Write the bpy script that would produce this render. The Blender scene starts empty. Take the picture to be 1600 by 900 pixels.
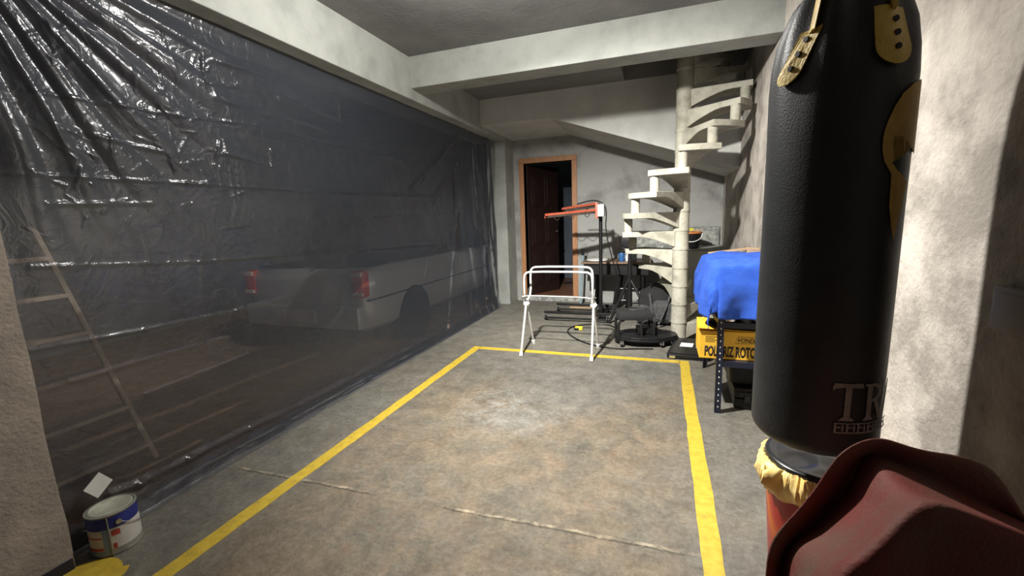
import bpy, bmesh, math, random
from mathutils import Vector, Matrix, noise
random.seed(7)
PI = math.pi
S = bpy.context.scene
C = S.collection

# ------------------------------------------------------------------ camera
cam = bpy.data.cameras.new('camera'); co = bpy.data.objects.new('camera', cam); C.objects.link(co)
CM = ((0.9448209917600976, -0.019292405655239143, 0.32701849582783443),
      (0.3256569206083354, 0.1635213473692918, -0.9312402155268144),
      (-0.035508641052030984, 0.9863511403341941, 0.1607811070122137))
R3 = Matrix(CM)
co.matrix_world = Matrix.Translation((0, 0, 1.3)) @ R3.to_4x4()
cam.sensor_width = 36; cam.lens = 36 * 672 / 1600; cam.clip_start = .02
S.camera = co

# ------------------------------------------------------------------ world, exposure, lamp and added fill spots
w = bpy.data.worlds.new('world'); S.world = w; w.use_nodes = True
w.node_tree.nodes['Background'].inputs[0].default_value = (.75, .72, .68, 1)
w.node_tree.nodes['Background'].inputs[1].default_value = .10
S.view_settings.view_transform = 'Standard'; S.view_settings.look = 'None'
S.view_settings.gamma = 1; S.view_settings.use_curve_mapping = False
S.view_settings.exposure = 0.12
LAMP = Vector((-.90, 2.12, 2.58)); LAMP_STRENGTH = 30.0
def light(name, kind, energy, **k):
    l = bpy.data.lights.new(name, kind); l.energy = energy; l.color = (1.0, .975, .92); l.shadow_soft_size = .045
    for a_, v_ in k.items(): setattr(l, a_, v_)
    o = bpy.data.objects.new(name, l); C.objects.link(o); o.location = LAMP; return o
light('led_lamp_glow', 'POINT', 108)
o_ = light('floor_fill_spot', 'SPOT', 610, spot_size=math.radians(130), spot_blend=.8)  # added wide spot at the lamp position, brightens floor and right wall
o_.rotation_euler = Vector((.34, .42, -.84)).to_track_quat('-Z', 'Y').to_euler()
o_ = light('back_fill_spot', 'SPOT', 600, spot_size=math.radians(68), spot_blend=1.0)  # added narrow spot at the same point, lifts the dim back
o_.rotation_euler = Vector((-.02, .83, -.56)).to_track_quat('-Z', 'Y').to_euler()

# ------------------------------------------------------------------ node materials
def mat(name, c1, c2=None, rough=.7, scale=8, bump=.0, bscale=60, metal=0, c3=None, spec=.5, detail=6, contrast=(.35, .65), stretch=(1, 1, 1), coat=0):
    m = bpy.data.materials.new(name); m.use_nodes = True
    nt = m.node_tree; N = nt.nodes; L = nt.links; b = N['Principled BSDF']
    b.inputs['Roughness'].default_value = rough; b.inputs['Metallic'].default_value = metal
    b.inputs['Specular IOR Level'].default_value = spec; b.inputs['Coat Weight'].default_value = coat
    tc = N.new('ShaderNodeTexCoord'); mp = N.new('ShaderNodeMapping'); mp.inputs['Scale'].default_value = stretch
    L.new(tc.outputs['Object'], mp.inputs['Vector'])
    c2 = c2 or tuple(v * .85 for v in c1)
    n = N.new('ShaderNodeTexNoise'); n.inputs['Scale'].default_value = scale; n.inputs['Detail'].default_value = detail
    n.inputs['Roughness'].default_value = .62
    L.new(mp.outputs[0], n.inputs['Vector'])
    r = N.new('ShaderNodeValToRGB'); e = r.color_ramp.elements
    e[0].position = contrast[0]; e[0].color = (*c1, 1); e[1].position = contrast[1]; e[1].color = (*c2, 1)
    if c3:
        k = r.color_ramp.elements.new((contrast[0] + contrast[1]) / 2); k.color = (*c3, 1)
    L.new(n.outputs['Fac'], r.inputs[0]); L.new(r.outputs[0], b.inputs['Base Color'])
    if bump:
        n2 = N.new('ShaderNodeTexNoise'); n2.inputs['Scale'].default_value = bscale; n2.inputs['Detail'].default_value = 5
        L.new(mp.outputs[0], n2.inputs['Vector'])
        bp = N.new('ShaderNodeBump'); bp.inputs['Strength'].default_value = bump; bp.inputs['Distance'].default_value = .01
        L.new(n2.outputs['Fac'], bp.inputs['Height']); L.new(bp.outputs[0], b.inputs['Normal'])
    return m

M = {}
M['plaster'] = mat('smooth_cement_plaster', (.345, .355, .33), (.25, .26, .24), .8, 3.2, .25, 40, c3=(.31, .32, .295))
M['lightplaster'] = mat('pale_stair_plaster', (.58, .58, .55), (.46, .46, .44), .8, 3.2, .25, 40)
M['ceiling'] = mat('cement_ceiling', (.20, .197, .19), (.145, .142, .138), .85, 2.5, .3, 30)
M['wall'] = mat('raw_concrete_wall', (.33, .33, .315), (.20, .20, .19), .85, 2.6, .4, 45, c3=(.31, .31, .295), detail=9)
M['wallwarm'] = mat('raw_concrete_right', (.46, .42, .37), (.25, .225, .195), .85, 4.5, .5, 60, c3=(.37, .335, .295), detail=10, contrast=(.38, .60))
M['pillar'] = mat('rough_pillar_concrete', (.33, .28, .235), (.21, .18, .155), .9, 5, .6, 70, detail=9)
M['stair'] = mat('cast_stair_concrete', (.38, .365, .30), (.23, .22, .175), .75, 7, .4, 60, c3=(.33, .315, .255))
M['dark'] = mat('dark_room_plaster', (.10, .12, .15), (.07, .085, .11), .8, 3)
M['doorwood'] = mat('dark_door_wood', (.030, .015, .013), (.015, .008, .007), .4, 12, .1, 80, stretch=(6, 6, .6))
M['framewood'] = mat('orange_frame_wood', (.42, .20, .085), (.30, .135, .055), .55, 14, .15, 90, stretch=(6, 6, .5))
M['roomfloor'] = mat('reddish_tile_floor', (.20, .09, .05), (.14, .07, .04), .4, 6)
M['black'] = mat('black_plastic', (.007, .007, .008), (.011, .011, .012), .42, 20, spec=.3)
M['blackmetal'] = mat('black_powder_coat', (.007, .007, .007), (.012, .012, .012), .35, 30, spec=.35)
M['blackfab'] = mat('black_woven_fabric', (.006, .006, .007), (.012, .012, .013), .85, 60, .5, 300)
M['greyfab'] = mat('grey_woven_fabric', (.065, .065, .066), (.03, .03, .03), .85, 40, .4, 200)
M['vinyl'] = mat('black_leather_vinyl', (.014, .015, .017), (.022, .023, .026), .46, 12, .18, 220, spec=.45)
M['gold'] = mat('yellow_vinyl', (.62, .43, .08), (.50, .34, .06), .5, 16, .25, 120)
M['golddull'] = mat('ochre_vinyl_print', (.46, .30, .07), (.36, .23, .05), .6, 20)
M['print'] = mat('pale_grey_print', (.27, .27, .235), (.18, .18, .155), .6, 40)
M['chrome'] = mat('bright_metal', (.7, .7, .7), (.55, .55, .55), .25, 20, metal=1)
M['whitepaint'] = mat('white_enamel_tube', (.45, .45, .43), (.28, .275, .26), .4, 25, contrast=(.5, .75))
M['whitepl'] = mat('white_plastic', (.80, .80, .78), (.72, .72, .70), .4, 10)
M['orange'] = mat('orange_red_paint', (.40, .085, .045), (.32, .065, .035), .4, 12)
M['glassy'] = mat('reflector_metal', (.45, .42, .40), (.25, .22, .2), .2, 30, metal=.8)
M['tabletop'] = mat('brown_wood_top', (.20, .12, .075), (.12, .075, .05), .5, 10, stretch=(1, 6, 6))
M['palewood'] = mat('pale_plank_wood', (.42, .29, .17), (.30, .2, .12), .6, 10, stretch=(1, 8, 8))
M['bluemetal'] = mat('pale_blue_pipe', (.28, .38, .42), (.18, .25, .28), .4, 10)
M['blue'] = mat('blue_container', (.03, .12, .32), (.02, .08, .22), .4, 10)
M['yellowpl'] = mat('yellow_plastic', (.75, .68, .04), (.65, .5, .03), .4, 10)
M['orangepl'] = mat('orange_rim_plastic', (.60, .20, .05), (.5, .16, .04), .4, 10)
M['towel'] = mat('royal_blue_terry', (.016, .080, .48), (.028, .11, .56), .95, 18, .9, 260)
M['navy'] = mat('navy_steel', (.005, .008, .022), (.008, .012, .030), .4, 20)
M['cardyellow'] = mat('yellow_carton', (.80, .47, .035), (.70, .40, .03), .6, 8)
M['ink'] = mat('black_ink', (.02, .015, .01), (.03, .02, .015), .6, 8)
M['redplastic'] = mat('dusty_red_plastic', (.19, .040, .034), (.135, .088, .064), .66, 7, .25, 160, detail=10, contrast=(.38, .72), spec=.35)
M['redbin'] = mat('glossy_red_plastic', (.42, .018, .015), (.34, .014, .012), .25, 6)
M['binbag'] = mat('thin_yellow_film', (.86, .56, .17), (.88, .70, .30), .35, 14, .3, 40)
M['binlid'] = mat('glossy_black_lid', (.010, .0105, .0115), (.016, .0165, .018), .30, 9, spec=.35)
M['can'] = mat('dull_tin', (.42, .42, .38), (.28, .28, .24), .4, 16, metal=.6)
M['canlid'] = mat('paint_smeared_lid', (.46, .47, .38), (.30, .31, .24), .5, 18)
M['canblue'] = mat('navy_can_band', (.012, .018, .16), (.02, .03, .22), .4, 14)
M['canwhite'] = mat('white_can_label', (.62, .60, .56), (.48, .46, .43), .5, 14)
M['canlightblue'] = mat('pale_blue_can_label', (.22, .32, .5), (.18, .26, .42), .5, 14)
M['canred'] = mat('red_can_label', (.45, .06, .045), (.38, .05, .04), .5, 14)
M['silver'] = mat('silver_car_paint', (.62, .63, .64), (.60, .61, .62), .3, 4, metal=.25)
M['carglass'] = mat('dark_car_glass', (.01, .012, .014), None, .08, 4)
M['rubber'] = mat('black_tyre_rubber', (.015, .015, .015), (.02, .02, .02), .8, 30)
M['taillamp'] = mat('red_tail_lens', (.75, .10, .06), (.65, .07, .05), .15, 10)
M['lampclear'] = mat('clear_tail_lens', (.85, .75, .7), (.8, .6, .5), .1, 10)
M['plate'] = mat('licence_plate_grey', (.85, .85, .84), (.8, .8, .79), .5, 10)
M['alu'] = mat('worn_aluminium', (.70, .58, .46), (.55, .45, .36), .5, 20)
M['paper'] = mat('white_paper', (.72, .72, .70), (.62, .62, .60), .7, 20)
M['rubble'] = mat('crumbled_plaster', (.36, .36, .33), (.16, .17, .16), .9, 16, .8, 60, contrast=(.4, .6))
M['grey'] = mat('grey_socket_plastic', (.30, .28, .26), (.26, .24, .22), .5, 10)
M['floorline'] = None

def nodes_of(m):
    nt = m.node_tree; return nt, nt.nodes, nt.links

# floor: grey screed with rust coloured dirt inside the bay, a white patch and a joint
def floor_material():
    m = bpy.data.materials.new('stained_concrete_floor'); m.use_nodes = True
    nt, N, L = nodes_of(m); b = N['Principled BSDF']
    tc = N.new('ShaderNodeTexCoord'); P = tc.outputs['Object']
    def noise_(s, d=8, r=.62, dist=0):
        n = N.new('ShaderNodeTexNoise'); n.inputs['Scale'].default_value = s; n.inputs['Detail'].default_value = d
        n.inputs['Roughness'].default_value = r; n.inputs['Distortion'].default_value = dist
        L.new(P, n.inputs['Vector']); return n.outputs['Fac']
    def ramp(f, a, b_, ca=(0, 0, 0), cb=(1, 1, 1)):
        r = N.new('ShaderNodeValToRGB'); r.color_ramp.elements[0].position = a; r.color_ramp.elements[1].position = b_
        r.color_ramp.elements[0].color = (*ca, 1); r.color_ramp.elements[1].color = (*cb, 1)
        L.new(f, r.inputs[0]); return r.outputs[0]
    def math_(op, a, b_=None, c=None):
        n = N.new('ShaderNodeMath'); n.operation = op
        for i, v in enumerate((a, b_, c)):
            if v is None: continue
            if isinstance(v, (int, float)): n.inputs[i].default_value = v
            else: L.new(v, n.inputs[i])
        return n.outputs[0]
    def mix(f, a, b_):
        n = N.new('ShaderNodeMix'); n.data_type = 'RGBA'
        if isinstance(f, (int, float)): n.inputs[0].default_value = f
        else: L.new(f, n.inputs[0])
        for i, v in ((6, a), (7, b_)):
            if isinstance(v, tuple): n.inputs[i].default_value = (*v, 1)
            else: L.new(v, n.inputs[i])
        return n.outputs[2]
    sx = N.new('ShaderNodeSeparateXYZ'); L.new(P, sx.inputs[0]); X, Y = sx.outputs[0], sx.outputs[1]
    base = ramp(noise_(2.2), .3, .7, (.235, .245, .24), (.34, .345, .335))
    fine = ramp(noise_(34), .35, .7, (.15, .15, .145), (.31, .31, .30))
    col = mix(.4, base, fine)
    # general brownish dirt
    dirt = math_('MULTIPLY', ramp(noise_(1.5, 8, .66, .5), .38, .60), .55)
    col = mix(dirt, col, (.30, .255, .175))
    # rust zone mask: inside the bay
    def smooth(v, a, b_):
        n = N.new('ShaderNodeMapRange'); n.interpolation_type = 'SMOOTHSTEP'
        n.inputs[1].default_value = a; n.inputs[2].default_value = b_; L.new(v, n.inputs[0]); return n.outputs[0]
    wob = math_('MULTIPLY_ADD', noise_(1.8), .9, -.45)
    Xw = math_('ADD', X, wob); Yw = math_('ADD', Y, wob)
    inb = math_('MULTIPLY', math_('MULTIPLY', smooth(Xw, -2.0, -1.5), smooth(Xw, .35, -.15)), math_('MULTIPLY', smooth(Yw, 3.5, 2.6), smooth(Yw, .3, 1.1)))
    tan = math_('MULTIPLY', inb, ramp(noise_(2.6, 10, .74, .3), .34, .50))
    col = mix(math_('MULTIPLY', tan, .8), col, mix(ramp(noise_(26, 8, .75, .8), .36, .62), (.20, .165, .11), (.37, .32, .225)))
    rust = math_('MULTIPLY', inb, ramp(noise_(3.2, 11, .75, .3), .40, .58))
    col = mix(math_('MULTIPLY', rust, .70), col, (.40, .27, .15))
    rust2 = math_('MULTIPLY', inb, ramp(noise_(5.5, 11, .78, .3), .56, .68))
    col = mix(math_('MULTIPLY', rust2, .75), col, (.40, .19, .075))
    col = mix(math_('MULTIPLY', smooth(Yw, 3.7, 4.7), .6), col, (.42, .41, .38))
    # white patches
    def blob(cx, cy, rx, ry, soft=1.0):
        dx = math_('DIVIDE', math_('SUBTRACT', X, cx), rx); dy = math_('DIVIDE', math_('SUBTRACT', Y, cy), ry)
        d = math_('SQRT', math_('ADD', math_('MULTIPLY', dx, dx), math_('MULTIPLY', dy, dy)))
        return smooth(d, 1.0, 1.0 - soft)
    wn = ramp(noise_(14, 10, .75), .44, .58)
    col = mix(math_('MULTIPLY', blob(-.62, 3.15, .75, .75, .7), .75), col, (.33, .335, .33))
    col = mix(math_('MULTIPLY', math_('MULTIPLY', blob(-.93, 2.62, .62, .5), wn), .95), col, (.64, .65, .65))
    col = mix(math_('MULTIPLY', blob(-.90, 2.45, .34, .26, .9), .55), col, (.52, .53, .53))
    # dark patches of oil / wet
    for (cx, cy, rx, ry) in ((-.78, 2.72, .17, .10), (-.42, 2.2, .09, .26), (-.95, 3.15, .10, .06), (-1.28, 3.6, .12, .07), (-.66, 1.75, .07, .12)):
        col = mix(math_('MULTIPLY', math_('MULTIPLY', blob(cx, cy, rx, ry, .5), ramp(noise_(20, 8, .7), .35, .5)), .6), col, (.15, .135, .10))
    # specks
    sp = ramp(noise_(70, 3, .6), .70, .76)
    col = mix(math_('MULTIPLY', sp, .5), col, (.5, .5, .48))
    sp2 = ramp(noise_(48, 4, .7), .31, .27)
    col = mix(math_('MULTIPLY', sp2, .7), col, (.08, .075, .07))
    col = mix(math_('MULTIPLY', smooth(X, -2.38, -2.5), .85), col, (.60, .40, .28))
    # construction joint across the bay at y = 1.6
    yy = math_('ADD', math_('SUBTRACT', Y, 1.585), math_('MULTIPLY_ADD', noise_(9), .035, -.0175))
    yy = math_('SUBTRACT', yy, math_('MULTIPLY', X, .02))
    edge_ = math_('ADD', yy, -.012)
    lip = smooth(math_('ABSOLUTE', edge_), .012, .006)
    line = smooth(math_('ABSOLUTE', yy), .0075, .002)
    seg = math_('ADD', math_('MULTIPLY', smooth(X, -2.2, -2.15), smooth(X, -1.28, -1.34)), math_('MULTIPLY', smooth(X, -.96, -.90), smooth(X, .25, .0)))
    line = math_('MULTIPLY', math_('MULTIPLY', line, seg), ramp(noise_(17), .40, .48))
    col = mix(math_('MULTIPLY', math_('MULTIPLY', math_('MULTIPLY', lip, seg), ramp(noise_(13), .42, .58)), .55), col, (.48, .42, .32))
    col = mix(line, col, (.08, .07, .055))
    vm = N.new('ShaderNodeMix'); vm.data_type = 'RGBA'; vm.blend_type = 'MULTIPLY'; vm.inputs[0].default_value = 1
    L.new(col, vm.inputs[6]); L.new(ramp(noise_(6.5, 12, .78, .35), .38, .62, (.80, .79, .74), (1.34, 1.32, 1.25)), vm.inputs[7]); col = vm.outputs[2]
    vm = N.new('ShaderNodeMix'); vm.data_type = 'RGBA'; vm.blend_type = 'MULTIPLY'; vm.inputs[0].default_value = 1
    L.new(col, vm.inputs[6]); L.new(ramp(noise_(42, 6, .8), .40, .60, (.78, .76, .72), (1.14, 1.14, 1.12)), vm.inputs[7]); col = vm.outputs[2]
    L.new(col, b.inputs['Base Color'])
    rr = ramp(noise_(4), .35, .65, (.42, .42, .42), (.68, .68, .68)); L.new(rr, b.inputs['Roughness'])
    h = math_('ADD', math_('MULTIPLY', noise_(60), .35), math_('MULTIPLY', noise_(14, 10, .78, .4), 1.1))
    h = math_('SUBTRACT', h, math_('MULTIPLY', line, .5))
    bp = N.new('ShaderNodeBump'); bp.inputs['Strength'].default_value = .6; bp.inputs['Distance'].default_value = .016
    L.new(h, bp.inputs['Height']); L.new(bp.outputs[0], b.inputs['Normal'])
    return m
M['floor'] = floor_material()

def line_material():
    m = bpy.data.materials.new('worn_yellow_floor_paint'); m.use_nodes = True
    nt, N, L = nodes_of(m); b = N['Principled BSDF']; tc = N.new('ShaderNodeTexCoord')
    n = N.new('ShaderNodeTexNoise'); n.inputs['Scale'].default_value = 22; n.inputs['Detail'].default_value = 9; n.inputs['Roughness'].default_value = .72
    L.new(tc.outputs['Object'], n.inputs['Vector'])
    r = N.new('ShaderNodeValToRGB'); e = r.color_ramp.elements
    e[0].position = .30; e[0].color = (.30, .22, .06, 1); e[1].position = .44; e[1].color = (.47, .325, .025, 1)
    k = e.new(.62); k.color = (.54, .39, .045, 1)
    L.new(n.outputs['Fac'], r.inputs[0]); L.new(r.outputs[0], b.inputs['Base Color']); b.inputs['Roughness'].default_value = .55
    bp = N.new('ShaderNodeBump'); bp.inputs['Strength'].default_value = .4; bp.inputs['Distance'].default_value = .01
    L.new(n.outputs['Fac'], bp.inputs['Height']); L.new(bp.outputs[0], b.inputs['Normal'])
    return m
M['line'] = line_material()

def tarp_material():
    m = bpy.data.materials.new('grey_translucent_plastic_sheet'); m.use_nodes = True
    nt, N, L = nodes_of(m); b = N['Principled BSDF']; out = N['Material Output']
    b.inputs['Base Color'].default_value = (.16, .185, .24, 1); b.inputs['Roughness'].default_value = .30
    b.inputs['Specular IOR Level'].default_value = .75
    tr = N.new('ShaderNodeBsdfTransparent'); tr.inputs[0].default_value = (.84, .84, .84, 1)
    b.inputs['Specular IOR Level'].default_value = 0
    mx = N.new('ShaderNodeMixShader'); fr = N.new('ShaderNodeLayerWeight'); fr.inputs[0].default_value = .35
    mr = N.new('ShaderNodeMapRange'); mr.inputs[3].default_value = .88; mr.inputs[4].default_value = .78
    L.new(fr.outputs['Facing'], mr.inputs[0]); L.new(mr.outputs[0], mx.inputs[0])
    gl = N.new('ShaderNodeBsdfGlossy'); gl.inputs['Roughness'].default_value = .25; gl.inputs[0].default_value = (.95, .95, .97, 1)
    fz = N.new('ShaderNodeFresnel'); fz.inputs[0].default_value = 1.56; mg = N.new('ShaderNodeMixShader')
    L.new(b.outputs[0], mx.inputs[1]); L.new(tr.outputs[0], mx.inputs[2])
    L.new(fz.outputs[0], mg.inputs[0]); L.new(mx.outputs[0], mg.inputs[1]); L.new(gl.outputs[0], mg.inputs[2]); L.new(mg.outputs[0], out.inputs[0])
    tc = N.new('ShaderNodeTexCoord')
    n = N.new('ShaderNodeTexNoise'); n.inputs['Scale'].default_value = 5.5; n.inputs['Detail'].default_value = 5; n.inputs['Distortion'].default_value = 1.2
    n2 = N.new('ShaderNodeTexVoronoi'); n2.inputs['Scale'].default_value = 7; n2.feature = 'SMOOTH_F1'
    L.new(tc.outputs['Object'], n.inputs['Vector']); L.new(n.outputs['Color'], n2.inputs['Vector'])
    def M_(op, a, b_):
        q = N.new('ShaderNodeMath'); q.operation = op
        for i_, v in enumerate((a, b_)):
            if isinstance(v, (int, float)): q.inputs[i_].default_value = v
            elif v is not None: L.new(v, q.inputs[i_])
        return q.outputs[0]
    n3 = N.new('ShaderNodeTexNoise'); n3.inputs['Scale'].default_value = 13; n3.inputs['Detail'].default_value = 2; n3.inputs['Distortion'].default_value = .8
    L.new(tc.outputs['Object'], n3.inputs['Vector'])
    r1 = M_('SUBTRACT', .06, M_('MINIMUM', M_('ABSOLUTE', M_('SUBTRACT', n.outputs['Fac'], .5), None), .06))
    r2 = M_('SUBTRACT', .05, M_('MINIMUM', M_('ABSOLUTE', M_('SUBTRACT', n3.outputs['Fac'], .5), None), .05))
    h = M_('ADD', M_('MULTIPLY', n.outputs['Fac'], .5), M_('ADD', M_('MULTIPLY', r1, 1.6), M_('MULTIPLY', r2, .8)))
    bp = N.new('ShaderNodeBump'); bp.inputs['Strength'].default_value = .30; bp.inputs['Distance'].default_value = .04
    L.new(h, bp.inputs['Height']); L.new(bp.outputs[0], b.inputs['Normal']); L.new(bp.outputs[0], gl.inputs['Normal'])
    return m
M['tarp'] = tarp_material()

def emit(name, col, s):
    m = bpy.data.materials.new(name); m.use_nodes = True; nt, N, L = nodes_of(m)
    e = N.new('ShaderNodeEmission'); e.inputs[0].default_value = (*col, 1); e.inputs[1].default_value = s
    L.new(e.outputs[0], N['Material Output'].inputs[0]); return m
M['bulb'] = emit('lit_bulb_glass', (1.0, .93, .80), LAMP_STRENGTH)

# ------------------------------------------------------------------ mesh helpers
def add_box(bm, a, b, bev=0):
    a = Vector(a); b = Vector(b); c = (a + b) / 2; s = b - a
    r = bmesh.ops.create_cube(bm, size=1, matrix=Matrix.Translation(c) @ Matrix.Diagonal((abs(s.x), abs(s.y), abs(s.z), 1)))
    if bev:
        es = list({e for v in r['verts'] for e in v.link_edges})
        bmesh.ops.bevel(bm, geom=es, offset=bev, segments=2, affect='EDGES', profile=.6)
    return bm
def add_obox(bm, c, s, rot, bev=0):
    r = bmesh.ops.create_cube(bm, size=1, matrix=Matrix.Translation(c) @ rot.to_4x4() @ Matrix.Diagonal((*s, 1)))
    if bev:
        es = list({e for v in r['verts'] for e in v.link_edges})
        bmesh.ops.bevel(bm, geom=es, offset=bev, segments=2, affect='EDGES', profile=.6)
    return bm
def frame(d):
    d = d.normalized(); u = Vector((0, 0, 1)) if abs(d.z) < .9 else Vector((1, 0, 0))
    a = d.cross(u).normalized(); return a, d.cross(a).normalized()
def add_tube(bm, pts, r, n=10, closed=False, cap=True, smooth_pts=0, flat=1.0):
    pts = [Vector(p) for p in pts]
    for _ in range(smooth_pts):
        q = [pts[0]] if not closed else []
        rng = range(len(pts) - (0 if closed else 1))
        for i in rng:
            a, b = pts[i], pts[(i + 1) % len(pts)]
            if closed or i > 0: q.append(a.lerp(b, .25))
            if closed or i < len(pts) - 2: q.append(a.lerp(b, .75))
        if not closed: q.append(pts[-1])
        pts = q
    rad = r if isinstance(r, (list, tuple)) else None
    rings = []; prev = None
    for i, p in enumerate(pts):
        if closed: d = pts[(i + 1) % len(pts)] - pts[i - 1]
        else: d = pts[min(i + 1, len(pts) - 1)] - pts[max(i - 1, 0)]
        d.normalize()
        if prev is None: a, b = frame(d)
        else:
            a = (prev - d * prev.dot(d)); a = a.normalized() if a.length > 1e-6 else frame(d)[0]; b = d.cross(a)
        prev = a
        if rad:
            t = i / (len(pts) - 1) * (len(rad) - 1); k = min(int(t), len(rad) - 2); rr = rad[k] + (rad[k + 1] - rad[k]) * (t - k)
        else: rr = r
        rings.append([bm.verts.new(p + (a * math.cos(2 * PI * j / n) + b * math.sin(2 * PI * j / n) * flat) * rr) for j in range(n)])
    m = len(rings)
    for i in range(m - (0 if closed else 1)):
        A, B = rings[i], rings[(i + 1) % m]
        for j in range(n): bm.faces.new((A[j], A[(j + 1) % n], B[(j + 1) % n], B[j]))
    if cap and not closed:
        bm.faces.new(rings[0][::-1]); bm.faces.new(rings[-1])
    return bm
def add_lathe(bm, prof, c=(0, 0, 0), n=32, rot=None):
    c = Vector(c); rot = rot or Matrix.Identity(3); rings = []
    for (r, z) in prof:
        rings.append([bm.verts.new(c + rot @ Vector((max(r, 1e-4) * math.cos(2 * PI * j / n), max(r, 1e-4) * math.sin(2 * PI * j / n), z))) for j in range(n)])
    for A, B in zip(rings, rings[1:]):
        for j in range(n): bm.faces.new((A[j], A[(j + 1) % n], B[(j + 1) % n], B[j]))
    bm.faces.new(rings[0][::-1]); bm.faces.new(rings[-1])
    return bm
def add_prism(bm, poly, fn, t0, t1):
    """poly of 2-D points extruded between t0 and t1, fn(u, v, t) -> 3-D"""
    A = [bm.verts.new(fn(u, v, t0)) for u, v in poly]; B = [bm.verts.new(fn(u, v, t1)) for u, v in poly]
    n = len(poly)
    for i in range(n): bm.faces.new((A[i], A[(i + 1) % n], B[(i + 1) % n], B[i]))
    bm.faces.new(A[::-1]); bm.faces.new(B)
    return bm
def BM(): return bmesh.new()
def obj(name, bm, m, parent=None, smooth=False, bevel=0, subsurf=0, solid=0, angle=40):
    bmesh.ops.recalc_face_normals(bm, faces=bm.faces)
    me = bpy.data.meshes.new(name); bm.to_mesh(me); bm.free()
    for x in (m if isinstance(m, (list, tuple)) else [m]): me.materials.append(x)
    if smooth:
        for p in me.polygons: p.use_smooth = True
        try: me.set_sharp_from_angle(angle=math.radians(angle))
        except Exception: pass
    o = bpy.data.objects.new(name, me); C.objects.link(o)
    if parent:
        o.parent = parent
        mw = Matrix.Translation(parent['_loc']) if '_loc' in parent else Matrix.Identity(4)
        par = parent; off = Vector((0, 0, 0))
        # geometry is written in world coordinates: cancel the parents' transforms
        T = Matrix.Identity(4)
        while par is not None:
            T = par.matrix_basis @ T if par.parent is None else par.matrix_parent_inverse @ par.matrix_basis @ T
            par = par.parent
        o.matrix_parent_inverse = T.inverted()
    if solid: md = o.modifiers.new('solid', 'SOLIDIFY'); md.thickness = solid; md.offset = 0
    if bevel: md = o.modifiers.new('bevel', 'BEVEL'); md.width = bevel; md.segments = 2; md.limit_method = 'ANGLE'
    if subsurf: md = o.modifiers.new('sub', 'SUBSURF'); md.levels = subsurf; md.render_levels = subsurf
    return o
def thing(name, label, cat, loc, group=None):
    o = bpy.data.objects.new(name, None); C.objects.link(o); o.location = loc; o.empty_display_size = .1
    o.matrix_basis = Matrix.Translation(loc)
    o['label'] = label; o['category'] = cat
    if group: o['group'] = group
    return o
def tag(o, label, cat, group=None):
    o['label'] = label; o['category'] = cat
    if group: o['group'] = group
    return o
def struct(name, bm, m, parent=None, **k):
    o = obj(name, bm, m, parent, **k)
    if parent is None: o['kind'] = 'structure'
    return o
def grid_surface(bm, rows):
    V = [[bm.verts.new(p) for p in r] for r in rows]
    for a, b in zip(V, V[1:]):
        for j in range(len(a) - 1): bm.faces.new((a[j], a[j + 1], b[j + 1], b[j]))
    return V
def text_flat(txt, size, bold=.0, shear=0):
    cu = bpy.data.curves.new('t', 'FONT'); cu.body = txt; cu.size = size; cu.offset = bold; cu.shear = shear; cu.resolution_u = 3
    o = bpy.data.objects.new('t', cu); C.objects.link(o); bpy.context.view_layer.update()
    me = bpy.data.meshes.new_from_object(o.evaluated_get(bpy.context.evaluated_depsgraph_get()))
    bm = BM(); bm.from_mesh(me); bpy.data.objects.remove(o); bpy.data.curves.remove(cu); bpy.data.meshes.remove(me)
    return bm
def flat_width(bm):
    xs = [v.co.x for v in bm.verts]; return min(xs), max(xs)
def poly_flat(bm, pts):
    bm.faces.new([bm.verts.new((x, y, 0)) for x, y in pts]); return bm
def wrap(bm, fn, step=.012, thick=.0012):
    """cut a flat shape in strips, give it thickness and map (u, v, h) onto a surface"""
    bmesh.ops.triangulate(bm, faces=bm.faces[:])
    xs = [v.co.x for v in bm.verts]; x = min(xs) + step
    while x < max(xs):
        bmesh.ops.bisect_plane(bm, geom=bm.verts[:] + bm.edges[:] + bm.faces[:], plane_co=(x, 0, 0), plane_no=(1, 0, 0)); x += step
    r = bmesh.ops.extrude_face_region(bm, geom=bm.faces[:])
    for v in [e for e in r['geom'] if isinstance(e, bmesh.types.BMVert)]: v.co.z += thick
    for v in bm.verts: v.co = fn(v.co.x, v.co.y, v.co.z)
    return bm

# ================================================================== SETTING
CEIL = 2.75; XT = -2.30; XW = .76; YB = 6.43
struct('floor', add_box(BM(), (-6.2, -2.5, -.1), (2.2, 7.9, 0)), M['floor'])
# ceiling with the opening over the spiral stair
bm = BM()
add_box(bm, (-6.2, -2.5, CEIL), (2.2, 3.98, CEIL + .15)); add_box(bm, (-6.2, 3.98, CEIL), (-.42, 7.9, CEIL + .15))
add_box(bm, (-.42, 5.2, CEIL), (2.2, 7.9, CEIL + .15)); add_box(bm, (.78, 3.98, CEIL), (2.2, 5.2, CEIL + .15))
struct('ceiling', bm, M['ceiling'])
# stairwell above the slab
bm = BM()
add_box(bm, (-.50, 3.9, CEIL + .15), (-.42, 5.28, 4.4)); add_box(bm, (.78, 3.9, CEIL + .15), (.86, 5.28, 4.4))
add_box(bm, (-.42, 3.9, CEIL + .15), (.78, 3.98, 4.4)); add_box(bm, (-.42, 5.2, CEIL + .15), (.78, 5.28, 4.4)); add_box(bm, (-.5, 3.9, 4.4), (.86, 5.28, 4.5))
struct('wall_stairwell', bm, M['ceiling'])
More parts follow.
